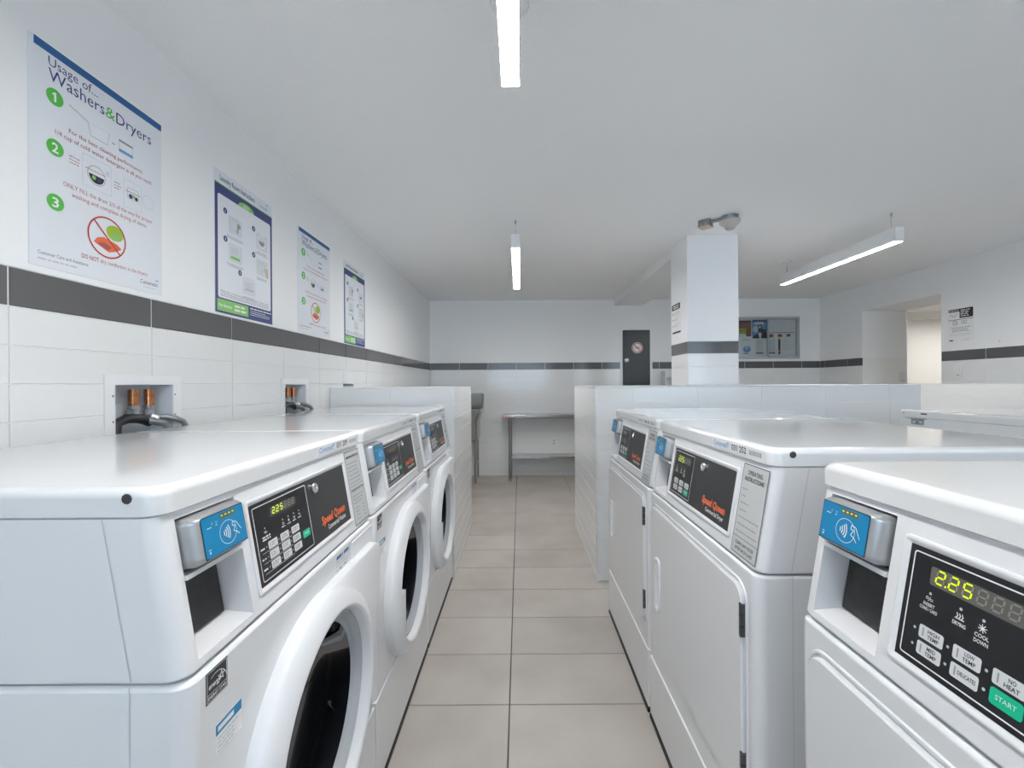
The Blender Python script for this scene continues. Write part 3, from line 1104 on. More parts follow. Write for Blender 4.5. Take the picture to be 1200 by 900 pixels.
def washer():
    root = thing('washing_machine', '', 'washing machine')
    base_strip(root)
    washer_body(root)
    side_panels(root, ZB)
    # lower access panel
    m = MB()
    m.bbox(-W / 2 + 0.004, W / 2 - 0.004, -0.005, 0.01, 0.019, 0.270, 0.003, 2)
    m.build('access_panel', M_enamel, root)
    # drum behind the glass
    m = MB()
    m.lathe([(0.212, 0.0), (0.205, -0.03), (0.212, -0.06), (0.235, -0.08), (0.235, -0.40), (0.0, -0.41)], (0, 0, DZ), n=48)
    m.build('drum', M_drum, root)
    # door: round ring whose top runs out flat to the hinge side
    m = MB()
    n = 56

    def dring(r, h, k=1.0):
        return [(r * math.cos(2 * PI * i / n), -h, DZ + r * math.sin(2 * PI * i / n)) for i in range(n)]

    m.loft([dring(DR, -0.001), dring(DR, 0.018), dring(DR - 0.004, 0.027), dring(DR - 0.018, 0.037), dring(DR - 0.040, 0.045), dring(DR - 0.046, 0.044), dring(DR - 0.050, 0.038),
            dring(DR - 0.055, 0.012), dring(DR - 0.050, 0.004)], True)
    m.build('door_ring', M_white, root, angle=60)
    # the face runs out flat to the upper corner on the hinge side
    fr = frame((0, 0, 0), (1, 0, 0), (0, 0, 1))
    m = MB()
    inn, mid, out = [], [], []
    for k in range(25):
        a = -30 + 120 * k / 24
        t = math.radians(a)
        c, sn = math.cos(t), math.sin(t)
        box = min((W / 2 - 0.007) / c if c > 1e-3 else 9, 0.2605 / sn if sn > 1e-3 else 9)
        f = min(1.0, (a + 30) / 55.0)
        f = f * f * (3 - 2 * f)
        ro = DR - 0.003 + (box - DR + 0.003) * f
        inn.append(fr((DR - 0.022) * c, DZ + (DR - 0.022) * sn, 0.0345))
        mid.append(fr((ro - 0.006) * c, DZ + (ro - 0.006) * sn, 0.0245))
        out.append((ro * c, ro * sn))
    m.loft([inn, mid, [fr(a, DZ + b, 0.020) for a, b in out], [fr(a, DZ + b, -0.001) for a, b in out]], False)
    m.build('hinge_cover', M_white, root, angle=45)
    m = MB()
    m.lathe([(DR - 0.054, 0.020), (DR - 0.062, 0.022), (DR - 0.068, 0.014), (DR - 0.070, 0.006), (DR - 0.076, 0.008), (DR - 0.080, 0.0)], (0, 0, DZ), n=56)
    m.build('glass_gasket', M_gasket, root)
    m = MB()
    m.lathe([(DR - 0.056, 0.012), (DR - 0.066, 0.010), (DR - 0.080, -0.015), (DR - 0.095, -0.055), (DR - 0.125, -0.085), (DR - 0.18, -0.098), (0.0, -0.100)], (0, 0, DZ), n=56)
    m.build('door_glass', M_glass, root)
    # grip: upright plate across the left of the glass
    m = MB()
    outl = [(-0.150, DZ + 0.010), (-0.150, DZ - 0.135)]
    outl += [(-(DR - 0.045) * math.cos(t), DZ - (DR - 0.045) * math.sin(t)) for t in [math.radians(a) for a in (40, 30, 20, 10, 0)]]
    outl += [(-0.212, DZ + 0.012)]
    m.prism(outl, fr, 0.006, 0.040)
    m.build('door_grip', M_white, root, smooth=False)
    # soap drawer
    x0, x1, z0, z1 = -W / 2 + 0.545, -W / 2 + 0.690, 0.712, 0.802
    m = MB()
    m.bbox(x0, x1, -0.003, 0.01, z0, z1, 0.0022, 2)
    dw = m.build('soap_drawer', M_white, root)
    m = MB()
    a = rrect(x0 + 0.022, z0 + 0.014, x1 - 0.022, z0 + 0.044, 0.012, 4)
    b = rrect(x0 + 0.026, z0 + 0.018, x1 - 0.026, z0 + 0.042, 0.010, 4)
    m.loft([[(p, -0.0031, q) for p, q in a], [(p, -0.0060, q) for p, q in a], [(p, -0.0060, q) for p, q in b], [(p, -0.0032, q) for p, q in b]], True, False, True)
    m.build('drawer_pull', M_enamel, dw)
    # stickers on the front
    ff = lambda u, z: frame((-W / 2 + u, 0.0, z), (1, 0, 0), (0, 0, 1))
    f = ff(0.034, 0.765)
    m = MB()
    m.prism([(0, 0), (0.043, 0), (0.043, 0.043), (0, 0.043)], f, 0, 0.0005)
    st = m.build('rating_sticker', M_pblack, root, smooth=False)
    P = Print(f, 0.0007)
    P.outline(M_pwhite, 0.0015, 0.0015, 0.0415, 0.0415, 0.0005, 0.0007)
    P.line(M_pwhite, 0.0015, 0.0115, 0.0415, 0.0115, 0.0007)
    P.text(M_pwhite, 'ENERGY STAR', 0.0215, 0.0045, 0.0062, 'c', True, 0.036)
    P.ring(M_pwhite, 0.020, 0.013, 0.022, 0.0010, 1, n=16, a0=10, a1=120)
    for k in range(5):
        t0, t1 = math.radians(90 + 72 * k), math.radians(90 + 72 * (k + 2))
        P.line(M_pwhite, 0.030 + 0.007 * math.cos(t0), 0.024 + 0.007 * math.sin(t0), 0.030 + 0.007 * math.cos(t1), 0.024 + 0.007 * math.sin(t1), 0.001, 1)
    P.text(M_pwhite, 'energy', 0.004, 0.0185, 0.0105, 'l', True, 0.024, 0.25, 1)
    P.build(st)
    f = ff(0.052, 0.680)
    m = MB()
    m.prism([(0, 0), (0.056, 0), (0.056, 0.044), (0, 0.044)], f, 0, 0.0005)
    st = m.build('blue_sticker', M_pwhite, root, smooth=False)
    P = Print(f, 0.0007)
    P.rect(M_psky, 0, 0.029, 0.056, 0.044)
    P.lines(M_pwhite, 0.004, 0.050, 0.033, 1, 0.01, 0.007, 2, 1, False)
    P.lines(M_pmid, 0.004, 0.050, 0.022, 4, 0.006, 0.0018, 2, 1)
    P.build(st)
    f = ff(0.455, 0.742)
    m = MB()
    m.prism([(0, 0), (0.070, 0), (0.070, 0.058), (0, 0.058)], f, 0, 0.0005)
    st = m.build('notice_sticker', M_enamel, root, smooth=False)
    P = Print(f, 0.0007)
    P.rect(M_pblue, 0.0, 0.050, 0.028, 0.058)
    P.rect(M_pblue, 0.032, 0.050, 0.036, 0.058)
    P.rect(M_pblue, 0.042, 0.050, 0.070, 0.058)
    P.lines(M_pgrey, 0.0, 0.070, 0.042, 5, 0.0085, 0.0022, 4, 0)
    P.rect(M_pblue, 0.020, 0.022, 0.026, 0.027, 1)
    P.rect(M_pblack, 0.046, 0.024, 0.052, 0.028, 1)
    P.build(st)
    console(root)
    card_reader(root)
    control_panel(root, 'washer')
    instruction_sticker(root, 'washer')
    lid(root)
    return root


def dryer():
    root = thing('tumble_dryer', '', 'dryer')
    base_strip(root)
    m = MB()
    e = 0.006
    z0, z1 = 0.015, ZB - 0.003
    rings = [plan(z0, 0, RC), plan(z1 - e, 0, RC), plan(z1 - e * 0.4, 0, RC, e * 0.3), plan(z1, 0, RC, e)]
    loft_skip(m, rings, -1)
    m.add(rings[0], [tuple(range(len(rings[0])))])
    m.add(rings[-1], [tuple(range(len(rings[-1])))])
    m.build('body', M_enamel, root, angle=40)
    side_panels(root, ZB)
    m = MB()
    m.bbox(-W / 2 + 0.004, W / 2 - 0.004, -0.005, 0.01, 0.019, 0.226, 0.003, 2)
    m.build('access_panel', M_enamel, root)
    fr = frame((-W / 2, 0, 0), (1, 0, 0), (0, 0, 1))
    u0, u1, v0, v1, r = 0.036, 0.664, 0.312, 0.774, 0.032
    hu0, hu1, hv0, hv1 = 0.100, 0.134, 0.445, 0.610
    # shallow dark gap round the door
    m = MB()
    q = lambda g, rr, d: [fr(a, b, d) for a, b in rrect(u0 - g, v0 - g, u1 + g, v1 + g, rr, 6)]
    m.loft([q(0.010, r + 0.010, 0.0), q(0.0085, r + 0.0085, 0.003), q(0.005, r + 0.005, 0.003), q(0.0035, r + 0.0035, 0.0005)], True)
    m.build('door_surround', M_enamel, root, angle=25)
    m = MB()
    m.loft([q(0.0, r, 0.0), q(0.0, r, 0.007), q(-0.003, r - 0.003, 0.0095)], True, False, False)
    # door face with a slot for the pull
    xs = [u0 + 0.003, hu0, hu1, u1 - 0.003]
    zs = [v0 + 0.003, hv0, hv1, v1 - 0.003]
    rr = r - 0.003
    outer = rrect(xs[0], zs[0], xs[3], zs[3], rr, 6)
    # fan quads between the outer outline and the slot outline
    inner = rrect(hu0, hv0, hu1, hv1, 0.012, 6)
    m.loft([[fr(a, b, 0.0095) for a, b in outer], [fr(a, b, 0.0095) for a, b in inner], [fr(a, b, 0.0005) for a, b in inner]], True, False, True)
    dr = m.build('door', M_enamel, root, angle=30)
    m = MB()
    o = rrect(hu0 - 0.006, hv0 - 0.006, hu1 + 0.006, hv1 + 0.006, 0.016, 6)
    i = rrect(hu0 + 0.001, hv0 + 0.001, hu1 - 0.001, hv1 - 0.001, 0.011, 6)
    m.loft([[fr(a, b, 0.0095) for a, b in o], [fr(a, b, 0.0145) for a, b in o], [fr(a, b, 0.0155) for a, b in i], [fr(a, b, 0.001) for a, b in i]], True)
    m.build('door_pull', M_white, dr, angle=40)
    for z in (0.672, 0.362):
        m = MB()
        for k in range(3):
            m.box(-W / 2 + u1 - 0.002, -W / 2 + u1 + 0.005, -0.0125, 0.0, z + 0.023 * k, z + 0.021 + 0.023 * k)
        m.box(-W / 2 + u1 - 0.004, -W / 2 + u1 - 0.001, -0.0118, 0.0, z - 0.001, z + 0.069)
        m.build('hinge', M_hingem, root, smooth=False)
    console(root)
    card_reader(root)
    control_panel(root, 'dryer')
    instruction_sticker(root, 'dryer')
    lid(root)
    return root


def lit_display(root, kind, s):
    fr0 = FR()
    P = Print(lambda a, b, c=0.0: fr0(PU + a, PV + b, 0.0016 + c), 0.0007)
    if kind == 'washer':
        digits(P, s, 0.062, PH * 0.785, 0.0075, 0.0105, 0.0135, 0.0016)
        if s.strip():
            P.rect(M_seg, 0.0722, PH * 0.782, 0.0740, PH * 0.794, 2, 'lit_digit')
    else:
        digits(P, s, 0.0375, PH * 0.752, 0.0090, 0.0150, 0.0155, 0.0019)
        if s.strip():
            P.rect(M_seg, 0.0488, PH * 0.748, 0.0507, PH * 0.762, 2, 'lit_digit')
    pn = [c for c in root.children if c.name.startswith('control_panel')][0]
    P.build(pn)


wp = washer()
dp = dryer()
bpy.context.view_layer.update()
WY = (0.557, 1.268, 1.982)
wl_lab = ['white front-load washer at the open end of its row, display lit yellow',
          'white front-load washer standing between two other washers, display unlit',
          'white front-load washer at the end of its row against the tiled half wall']
washers = [wp, copy_tree(wp), copy_tree(wp)]
for k, o in enumerate(washers):
    o.location = (-0.428, WY[k] + W / 2, 0)
    o.rotation_euler = (0, 0, PI / 2)
    tag(o, wl_lab[k], 'washing machine', 'front-load washers in a row along the tiled wall')
    lit_display(o, 'washer', ('225', '', '')[k])
    id_sticker(o, ('031 209', None, None)[k], k)
DYF = (0.736, 1.572, 2.292)
dl_lab = ['white dryer reading 2.25 in bright digits, set apart from the other dryers',
          'white dryer with identity sticker 031 252 on the front edge of its lid',
          'white dryer at the end of its row beside the half wall, display unlit']
dryers = [dp, copy_tree(dp), copy_tree(dp)]
for k, o in enumerate(dryers):
    o.location = (0.467, DYF[k] - W / 2, 0)
    o.rotation_euler = (0, 0, -PI / 2)
    tag(o, dl_lab[k], 'dryer', 'dryers in a row facing the washers')
    lit_display(o, 'dryer', ('225', '225', '')[k])
    id_sticker(o, ('031 251', '031 252', None)[k] if k else None, 10 + k)
# machine of the next aisle, its back towards the dryers
o = copy_tree(dp)
for ch in list(o.children):
    if ch.name.startswith('identity_sticker'):
        for g in list(ch.children):
            bpy.data.objects.remove(g)
        bpy.data.objects.remove(ch)
o.location = (2.55, 2.12 - W / 2, 0)
o.rotation_euler = (0, 0, PI / 2)
tag(o, 'white laundry machine with its plain back and lid bracket turned to the dryers', 'dryer')
m = MB()
m.box(0.230, 0.292, D, D + 0.003, ZT - 0.030, ZT - 0.001)
m.box(0.215, 0.310, D, D + 0.010, ZT - 0.003, ZT - 0.0005)
br = m.build('lid_bracket', M_galv, o, smooth=False)
for x in (0.244, 0.278):
    m = MB()
    m.lathe([(0.0, -0.006), (0.005, -0.0055), (0.007, -0.003)], (x, D, ZT - 0.018), '-y', 12)
    m.build('screw', M_chrome, br)
m = MB()
m.box(0.215, 0.245, D - 0.0005, D + 0.0006, ZT + 0.018, ZT + 0.024)
m.lathe([(0.0, -0.001), (0.003, -0.0005)], (0.335, D, ZT + 0.022), '-y', 8)
m.build('lid_slot', M_dark, o, smooth=False)


# ------------------------------------------------------------------ posters on the left wall
PWD, PHT = 0.388, 0.559


def poster(y0, z0, label, kind, group=None):
    fr = frame((XL, y0, z0), (0, 1, 0), (0, 0, 1))
    m = MB()
    m.prism([(0, 0), (PWD, 0), (PWD, PHT), (0, PHT)], fr, 0.0005, 0.0025)
    o = m.build('poster', M_poster if kind == 'usage' else M_poster, None, smooth=False)
    tag(o, label, 'poster', group)
    f2 = lambda a, b, c=0.0: fr(a, b, 0.0025 + c)
    P = Print(f2, 0.0003)
    w, h = PWD, PHT
    if kind == 'usage':
        P.rect(M_pblue, 0.012, h - 0.021, w, h)
        P.text(M_pnavy, 'Usage of...', 0.045, 0.509, 0.034, 'l', False, 0.128)
        P.text(M_pnavy, 'Washers', 0.045, 0.472, 0.046, 'l', False, 0.147)
        P.text(M_pgreen, '&', 0.195, 0.472, 0.046, 'l', False, 0.030)
        P.text(M_pnavy, 'Dryers', 0.228, 0.472, 0.046, 'l', False, 0.120)
        for k, y in enumerate((0.436, 0.308, 0.170)):
            P.poly(M_pgreen, circ(0.060, y, 0.021), 0, 'number_disc')
            if k == 0:
                P.poly(M_pwhite, [(0.058, y - 0.012), (0.063, y - 0.012), (0.063, y + 0.012), (0.059, y + 0.012), (0.053, y + 0.006), (0.055, y + 0.003), (0.058, y + 0.006)], 1, 'lettering')
            else:
                P.text(M_pwhite, str(k + 1), 0.060, y - 0.012, 0.034, 'c', True, 0.016, layer=1)
        # 1: measuring cup and detergent box
        P.line(M_pmid, 0.095, 0.440, 0.145, 0.424, 0.004)
        P.line(M_pmid, 0.145, 0.424, 0.152, 0.392, 0.0025)
        P.line(M_pmid, 0.152, 0.392, 0.200, 0.392, 0.0025)
        P.line(M_pmid, 0.200, 0.392, 0.206, 0.428, 0.0025)
        P.line(M_plight, 0.145, 0.424, 0.206, 0.428, 0.0025)
        P.poly(M_poster, [(0.146, 0.424), (0.152, 0.393), (0.200, 0.393), (0.205, 0.427)], 1)
        P.line(M_pgrey, 0.214, 0.406, 0.224, 0.406, 0.0025)
        P.outline(M_pmid, 0.236, 0.394, 0.282, 0.430, 0.003, 0.0015)
        P.rect(M_pgrey, 0.236, 0.424, 0.282, 0.430, 1)
        P.rect(M_plogo, 0.236, 0.394, 0.282, 0.403, 1)
        P.text(M_ptext, 'For the best cleaning performance,', 0.205, 0.366, 0.0165, 'c', False, 0.222)
        P.text(M_ptext, '1/4 cup of cold water detergent is all you need.', 0.205, 0.345, 0.0165, 'c', False, 0.290)
        # 2: washer and dryer drawings
        dy = 0.066
        P.outline(M_plight, 0.128, 0.182 + dy, 0.212, 0.268 + dy, 0.004, 0.0022)
        P.rect(M_plight, 0.194, 0.236 + dy, 0.206, 0.250 + dy)
        P.ring(M_pmid, 0.168, 0.222 + dy, 0.027, 0.003)
        P.poly(M_pblack, [(0.168 + 0.022 * math.cos(t), 0.222 + dy + 0.022 * math.sin(t)) for t in [PI + k * PI / 10 for k in range(11)]], 1)
        P.poly(M_pgreen2, circ(0.160, 0.214 + dy, 0.006, 10), 2)
        P.poly(M_pnavy, circ(0.176, 0.212 + dy, 0.007, 10), 2)
        P.outline(M_plight, 0.250, 0.172 + dy, 0.312, 0.256 + dy, 0.004, 0.0022)
        P.outline(M_pmid, 0.262, 0.202 + dy, 0.302, 0.236 + dy, 0.006, 0.0018)
        P.poly(M_pnavy, circ(0.274, 0.211 + dy, 0.007, 10), 1)
        P.poly(M_pgreen2, circ(0.284, 0.213 + dy, 0.006, 10), 2)
        P.poly(M_pblack, circ(0.293, 0.210 + dy, 0.006, 10), 1)
        P.ring(M_plight, 0.336, 0.218 + dy, 0.022, 0.003)
        P.line(M_ptext, 0.136, 0.232 + dy, 0.192, 0.232 + dy, 0.0015, 3)
        P.line(M_ptext, 0.256, 0.223 + dy, 0.306, 0.223 + dy, 0.0015, 3)
        P.lines(M_ptext, 0.094, 0.124, 0.240 + dy, 3, 0.008, 0.0018, 2)
        P.lines(M_ptext, 0.220, 0.246, 0.230 + dy, 3, 0.008, 0.0018, 3)
        P.text(M_ptext, 'ONLY FILL the drum 2/3 of the way for proper', 0.215, 0.222, 0.0165, 'c', False, 0.272)
        P.text(M_ptext, 'washing and complete drying of items.', 0.215, 0.202, 0.0165, 'c', False, 0.230)
        # 3: no comforters
        cx, cy = 0.198, 0.126
        P.poly(M_plime, circ(cx + 0.024, cy + 0.020, 0.027, 14, 0.022), 1)
        P.poly(M_pgreen2, circ(cx + 0.026, cy + 0.012, 0.015, 12, 0.009), 2)
        P.poly(M_porange, [(cx - 0.040, cy - 0.022), (cx - 0.030, cy - 0.008), (cx - 0.010, cy - 0.001), (cx + 0.030, cy - 0.010), (cx + 0.044, cy - 0.020), (cx + 0.030, cy - 0.030), (cx + 0.004, cy - 0.040)], 3)
        P.poly(M_ptext, [(cx - 0.034, cy - 0.024), (cx - 0.010, cy - 0.016), (cx + 0.014, cy - 0.024), (cx + 0.002, cy - 0.034)], 4)
        P.ring(M_pred, cx, cy, 0.058, 0.0042, 5)
        P.line(M_pred, cx - 0.040, cy + 0.040, cx + 0.040, cy - 0.040, 0.0042, 5)
        P.text(M_ptext, 'DO NOT', 0.125, 0.050, 0.0165, 'l', True, 0.048)
        P.text(M_ptext, 'dry comforters in the dryers.', 0.178, 0.050, 0.0165, 'l', False, 0.155)
        P.text(M_pgrey, 'Customer Care and Assistance', 0.018, 0.030, 0.0125, 'l', True, 0.125)
        P.lines(M_pmid, 0.018, 0.155, 0.017, 1, 0.01, 0.004, 8)
        P.text(M_pnavy, 'Coinamatic', 0.306, 0.024, 0.0190, 'l', False, 0.064)
        P.ring(M_plogo, 0.368, 0.036, 0.009, 0.003, n=8, a0=40, a1=140)
        P.lines(M_pmid, 0.316, 0.372, 0.014, 1, 0.01, 0.0022, 9)
    else:
        hb = h - 0.050
        P.rect(M_pnavy, 0, 0, w, hb)
        P.rect(M_pgreen2, 0, hb - 0.004, w, hb, 1)
        P.text(M_pnavy, 'Laundry Room Instructions', 0.030, h - 0.036, 0.030, 'l', True, 0.225)
        P.text(M_plogo, 'Coinamatic', 0.282, h - 0.038, 0.026, 'l', False, 0.072)
        P.ring(M_plogo, 0.348, h - 0.020, 0.012, 0.004, n=8, a0=40, a1=140)
        P.poly(M_poster, rrect(0.016, 0.060, w - 0.014, hb - 0.042, 0.010, 5), 1, 'instruction_field')
        P.poly(M_pgreen2, [(0.195 + 0.055 * math.cos(t), hb - 0.042 + 0.024 * math.sin(t)) for t in [k * PI / 12 for k in range(13)]], 2)
        P.lines(M_pwhite, 0.168, 0.222, hb - 0.030, 2, 0.008, 0.003, 1, 3, True, 'c')
        for k, (px, py) in enumerate(((0.060, 0.392), (0.245, 0.385), (0.060, 0.280), (0.245, 0.270), (0.150, 0.165))):
            P.poly(M_pnavy, circ(px, py + 0.020, 0.012, 16), 2, 'number_disc')
            P.text(M_pwhite, str(k + 1), px, py + 0.014, 0.016, 'c', True, layer=3)
            P.poly(M_plight, rrect(px + 0.018, py - 0.060, px + 0.105, py + 0.012, 0.008, 4), 2, 'picture')
            P.lines(M_pgrey, px + 0.006, px + 0.115, py - 0.074, 2, 0.007, 0.0028, k, 2, True, 'c')
        P.outline(M_pmid, 0.085, 0.350, 0.140, 0.398, 0.003, 0.002, 3)
        P.line(M_pgrey, 0.135, 0.345, 0.140, 0.388, 0.010, 3)
        P.poly(M_pgrey, circ(0.146, 0.376, 0.009, 10), 4)
        P.ring(M_pwhite, 0.305, 0.364, 0.030, 0.005, 3)
        P.poly(M_pgrey, [(0.305 + 0.022 * math.cos(t), 0.366 + 0.020 * math.sin(t)) for t in [PI + q * PI / 10 for q in range(11)]], 4)
        P.outline(M_pwhite, 0.085, 0.228, 0.150, 0.285, 0.003, 0.002, 3)
        P.rect(M_pgreen2, 0.090, 0.230, 0.150, 0.242, 4)
        P.lines(M_pmid, 0.092, 0.142, 0.272, 3, 0.009, 0.003, 5, 4)
        P.outline(M_pmid, 0.276, 0.232, 0.330, 0.270, 0.003, 0.002, 3)
        P.poly(M_beige, [(0.318, 0.246), (0.352, 0.252), (0.354, 0.210), (0.340, 0.206), (0.334, 0.232)], 4)
        P.outline(M_pwhite, 0.176, 0.112, 0.246, 0.168, 0.003, 0.002, 3)
        P.lines(M_pmid, 0.184, 0.236, 0.150, 2, 0.012, 0.003, 6, 4)
        for q in range(4):
            P.poly(M_pgrey, circ(0.190 + 0.013 * q, 0.126, 0.004, 8), 4)
        P.rect(M_pgreen2, 0.236, 0.122, 0.242, 0.130, 4)
        P.text(M_pgrey, 'Please note:', 0.030, 0.084, 0.012, 'l', True, 0.055, layer=2)
        P.lines(M_pgrey, 0.092, w - 0.030, 0.085, 1, 0.008, 0.003, 3, 2, False)
        P.lines(M_pgrey, 0.030, w - 0.030, 0.076, 2, 0.008, 0.003, 4, 2, False)
        P.poly(M_pgreen2, rrect(0.010, 0.008, 0.205, 0.054, 0.003), 2, 'green_field')
        P.text(M_pwhite, 'For Service', 0.020, 0.025, 0.018, 'l', True, 0.075, layer=3)
        P.lines(M_pwhite, 0.115, 0.190, 0.036, 2, 0.016, 0.008, 5, 3, True)
        P.lines(M_pwhite, 0.218, 0.375, 0.046, 1, 0.01, 0.005, 6, 2, False)
        P.lines(M_plight, 0.218, 0.375, 0.036, 3, 0.008, 0.003, 7, 2)
    P.build(o)
    return o


poster(1.044, 1.497, 'large washer and dryer usage poster with blue top stripe above the open-ended washer', 'usage')
poster(1.682, 1.488, 'navy-framed laundry room instruction poster between the two usage posters', 'room')
poster(2.312, 1.490, 'washer and dryer usage poster between the two navy-framed posters', 'usage')
poster(2.920, 1.484, 'navy-framed laundry room instruction poster, last of the row towards the back wall', 'room')


# ------------------------------------------------------------------ washer water outlet boxes
def outlet_box(k, label, full=True):
    y0, y1, z0, z1 = OUTLETS[k]
    o = thing('water_outlet_box', label, 'outlet box', (XL, (y0 + y1) / 2, z0), 0, 'water outlet boxes in the tiled wall')
    hw, h = (y1 - y0) / 2 - 0.001, z1 - z0 - 0.001
    dpt = 0.075
    m = MB()
    t = 0.002
    m.box(-dpt, -dpt + t, -hw, hw, 0.001, h)
    m.box(-dpt, 0.0, -hw, -hw + t, 0.001, h)
    m.box(-dpt, 0.0, hw - t, hw, 0.001, h)
    m.box(-dpt, 0.0, -hw, hw, h - t, h)
    m.box(-dpt, 0.0, -hw, hw, 0.001, 0.001 + t)
    m.build('box_shell', M_plight, o, smooth=False)
    if not full:
        m = MB()
        f = 0.012
        m.box(0.0002, 0.003, -hw - f, hw + f, h - 0.002, h + 0.006)
        m.build('flange', M_white, o, smooth=False)
        return o
    m = MB()
    f = 0.032
    for a, b, c, d in ((-hw - f, hw + f, h - 0.001, h + 0.028), (-hw - f, -hw + 0.001, 0, h - 0.001), (hw - 0.001, hw + f, 0, h - 0.001)):
        m.box(0.0002, 0.0028, a, b, c, d)
    fl = m.build('flange', M_white, o, smooth=False)
    for a, c in ((-hw - 0.006, h * 0.86), (hw + 0.006, h * 0.86), (-hw - 0.006, h * 0.55), (hw + 0.006, h * 0.58)):
        m = MB()
        m.lathe([(0.0, 0.004), (0.003, 0.0035), (0.0035, 0.0028)], (0, a, c), 'x', 8)
        m.build('screw', M_pgrey, fl)
    for q, yy in enumerate((0.004, 0.062)):
        m = MB()
        m.tube([(-0.042, yy, h - 0.016), (-0.042, yy, h - 0.078)], 0.0145, 16)
        m.build('copper_pipe', M_copper, o)
        m = MB()
        m.lathe([(0.0165, 0.0), (0.0165, 0.010), (0.014, 0.011)], (-0.042, yy, h - 0.078), 'z', 16)
        m.lathe([(0.0, -0.026), (0.014, -0.026), (0.018, -0.022), (0.018, -0.006), (0.015, 0.0)], (-0.042, yy, h - 0.078), 'z', 8)
        m.build('pipe_fitting', M_galv, o)
        m = MB()
        m.tube([(-0.042, yy, h - 0.098), (-0.034, yy + 0.006, h - 0.108), (-0.024, yy + 0.014, h - 0.116)], [0.012, 0.015, 0.013], 12)
        m.build('valve', M_copper if q == 0 else M_chrome, o)
    m = MB()
    m.tube([(-0.024, 0.040, h - 0.122), (-0.020, 0.005, h - 0.108), (-0.018, -0.045, h - 0.104), (-0.016, -0.084, h - 0.116), (-0.015, -0.090, h - 0.16), (-0.015, -0.090, h - 0.22)], 0.0145, 12)
    m.build('black_hose', M_hose, o)
    m = MB()
    m.tube([(-0.030, 0.072, h - 0.108), (-0.010, 0.090, h - 0.108), (0.008, 0.108, h - 0.116), (0.020, 0.124, h - 0.126), (0.027, 0.134, h - 0.15), (0.027, 0.136, h - 0.22)], 0.0095, 10)
    m.build('grey_hose', M_ghose, o)
    m = MB()
    m.tube([(-0.030, 0.014, h - 0.112), (-0.010, 0.036, h - 0.118), (0.006, 0.062, h - 0.128), (0.018, 0.074, h - 0.150), (0.020, 0.076, h - 0.22)], 0.0115, 10)
    m.build('grey_hose', M_ghose, o)
    m = MB()
    for q in range(5):
        m.box(-dpt + t, -dpt + t + 0.001, 0.088, 0.091, h - 0.036 - 0.012 * q, h - 0.032 - 0.012 * q)
    m.build('knockout_hole', M_dark, o, smooth=False)
    return o


outlet_box(0, 'recessed water box with two copper pipes and hoses above the open-ended washer')
outlet_box(1, 'recessed water box with copper pipes above the washer at the half wall')
outlet_box(2, 'empty shallow recessed wall box just above the half wall top', False)


# ------------------------------------------------------------------ pendant strip lamps
def pendant(x, y0, y1, label, lit=M_lamp, zb=2.100, group='linear pendant lamps'):
    o = thing('pendant_lamp', label, 'lamp', (x, (y0 + y1) / 2, zb), 0, group)
    L = (y1 - y0) / 2
    hw = 0.029
    m = MB()
    m.box(-hw, -hw + 0.003, -L, L, 0.0, 0.09)
    m.box(hw - 0.003, hw, -L, L, 0.0, 0.09)
    m.box(-hw + 0.003, hw - 0.003, -L, L, 0.087, 0.09)
    m.build('housing', M_lampbody, o, smooth=False)
    for s in (-1, 1):
        m = MB()
        m.box(-hw, hw, s * L - 0.002, s * L + 0.002, -0.001, 0.0905)
        m.build('end_cap', M_lampbody, o, smooth=False)
    m = MB()
    m.box(-hw + 0.0035, hw - 0.0035, -L + 0.003, L - 0.003, 0.0, 0.006)
    m.build('diffuser', lit, o, smooth=False)
    for s in (-1, 1):
        yy = s * (L - 0.06)
        m = MB()
        m.tube([(0, yy, 0.09), (0, yy, ZC - zb - 0.012)], 0.0018, 6)
        cb = m.build('suspension_cable', M_chrome, o)
        m = MB()
        if s > 0:
            m.lathe([(0.0, -0.012), (0.012, -0.012), (0.014, -0.010), (0.014, -0.006), (0.055, -0.005), (0.058, 0.0)], (0, yy, ZC - zb), 'z', 24)
            m.build('ceiling_canopy', M_lampbody, cb)
            m = MB()
            m.tube([(0, yy, 0.09), (0, yy, 0.150)], 0.006, 10)
            m.build('cable_gripper', M_chrome, cb)
        else:
            m.lathe([(0.0, -0.022), (0.004, -0.022), (0.007, -0.004), (0.007, 0.0)], (0, yy, ZC - zb), 'z', 10)
            m.build('ceiling_grip', M_galv, cb)
    return o


pendant(-0.022, 0.08, 1.32, 'lit strip pendant over the open end of the aisle')
pendant(-0.022, 2.88, 4.13, 'lit strip pendant over the aisle between the half walls')
pendant(2.435, 2.79, 4.02, 'lit strip pendant with visible white side over the far aisle by the opening')
pendant(2.435, -1.45, -0.21, 'added out-of-view strip pendant by the windows of the wall opposite the notice case')  # guessed lamp, added out of view to help light the room
o = pendant(6.72, 5.5, 6.7, 'lit warm strip lamp in the corridor beyond the opening', M_warm, 2.15)
o.rotation_euler = (0, 0, PI / 2)

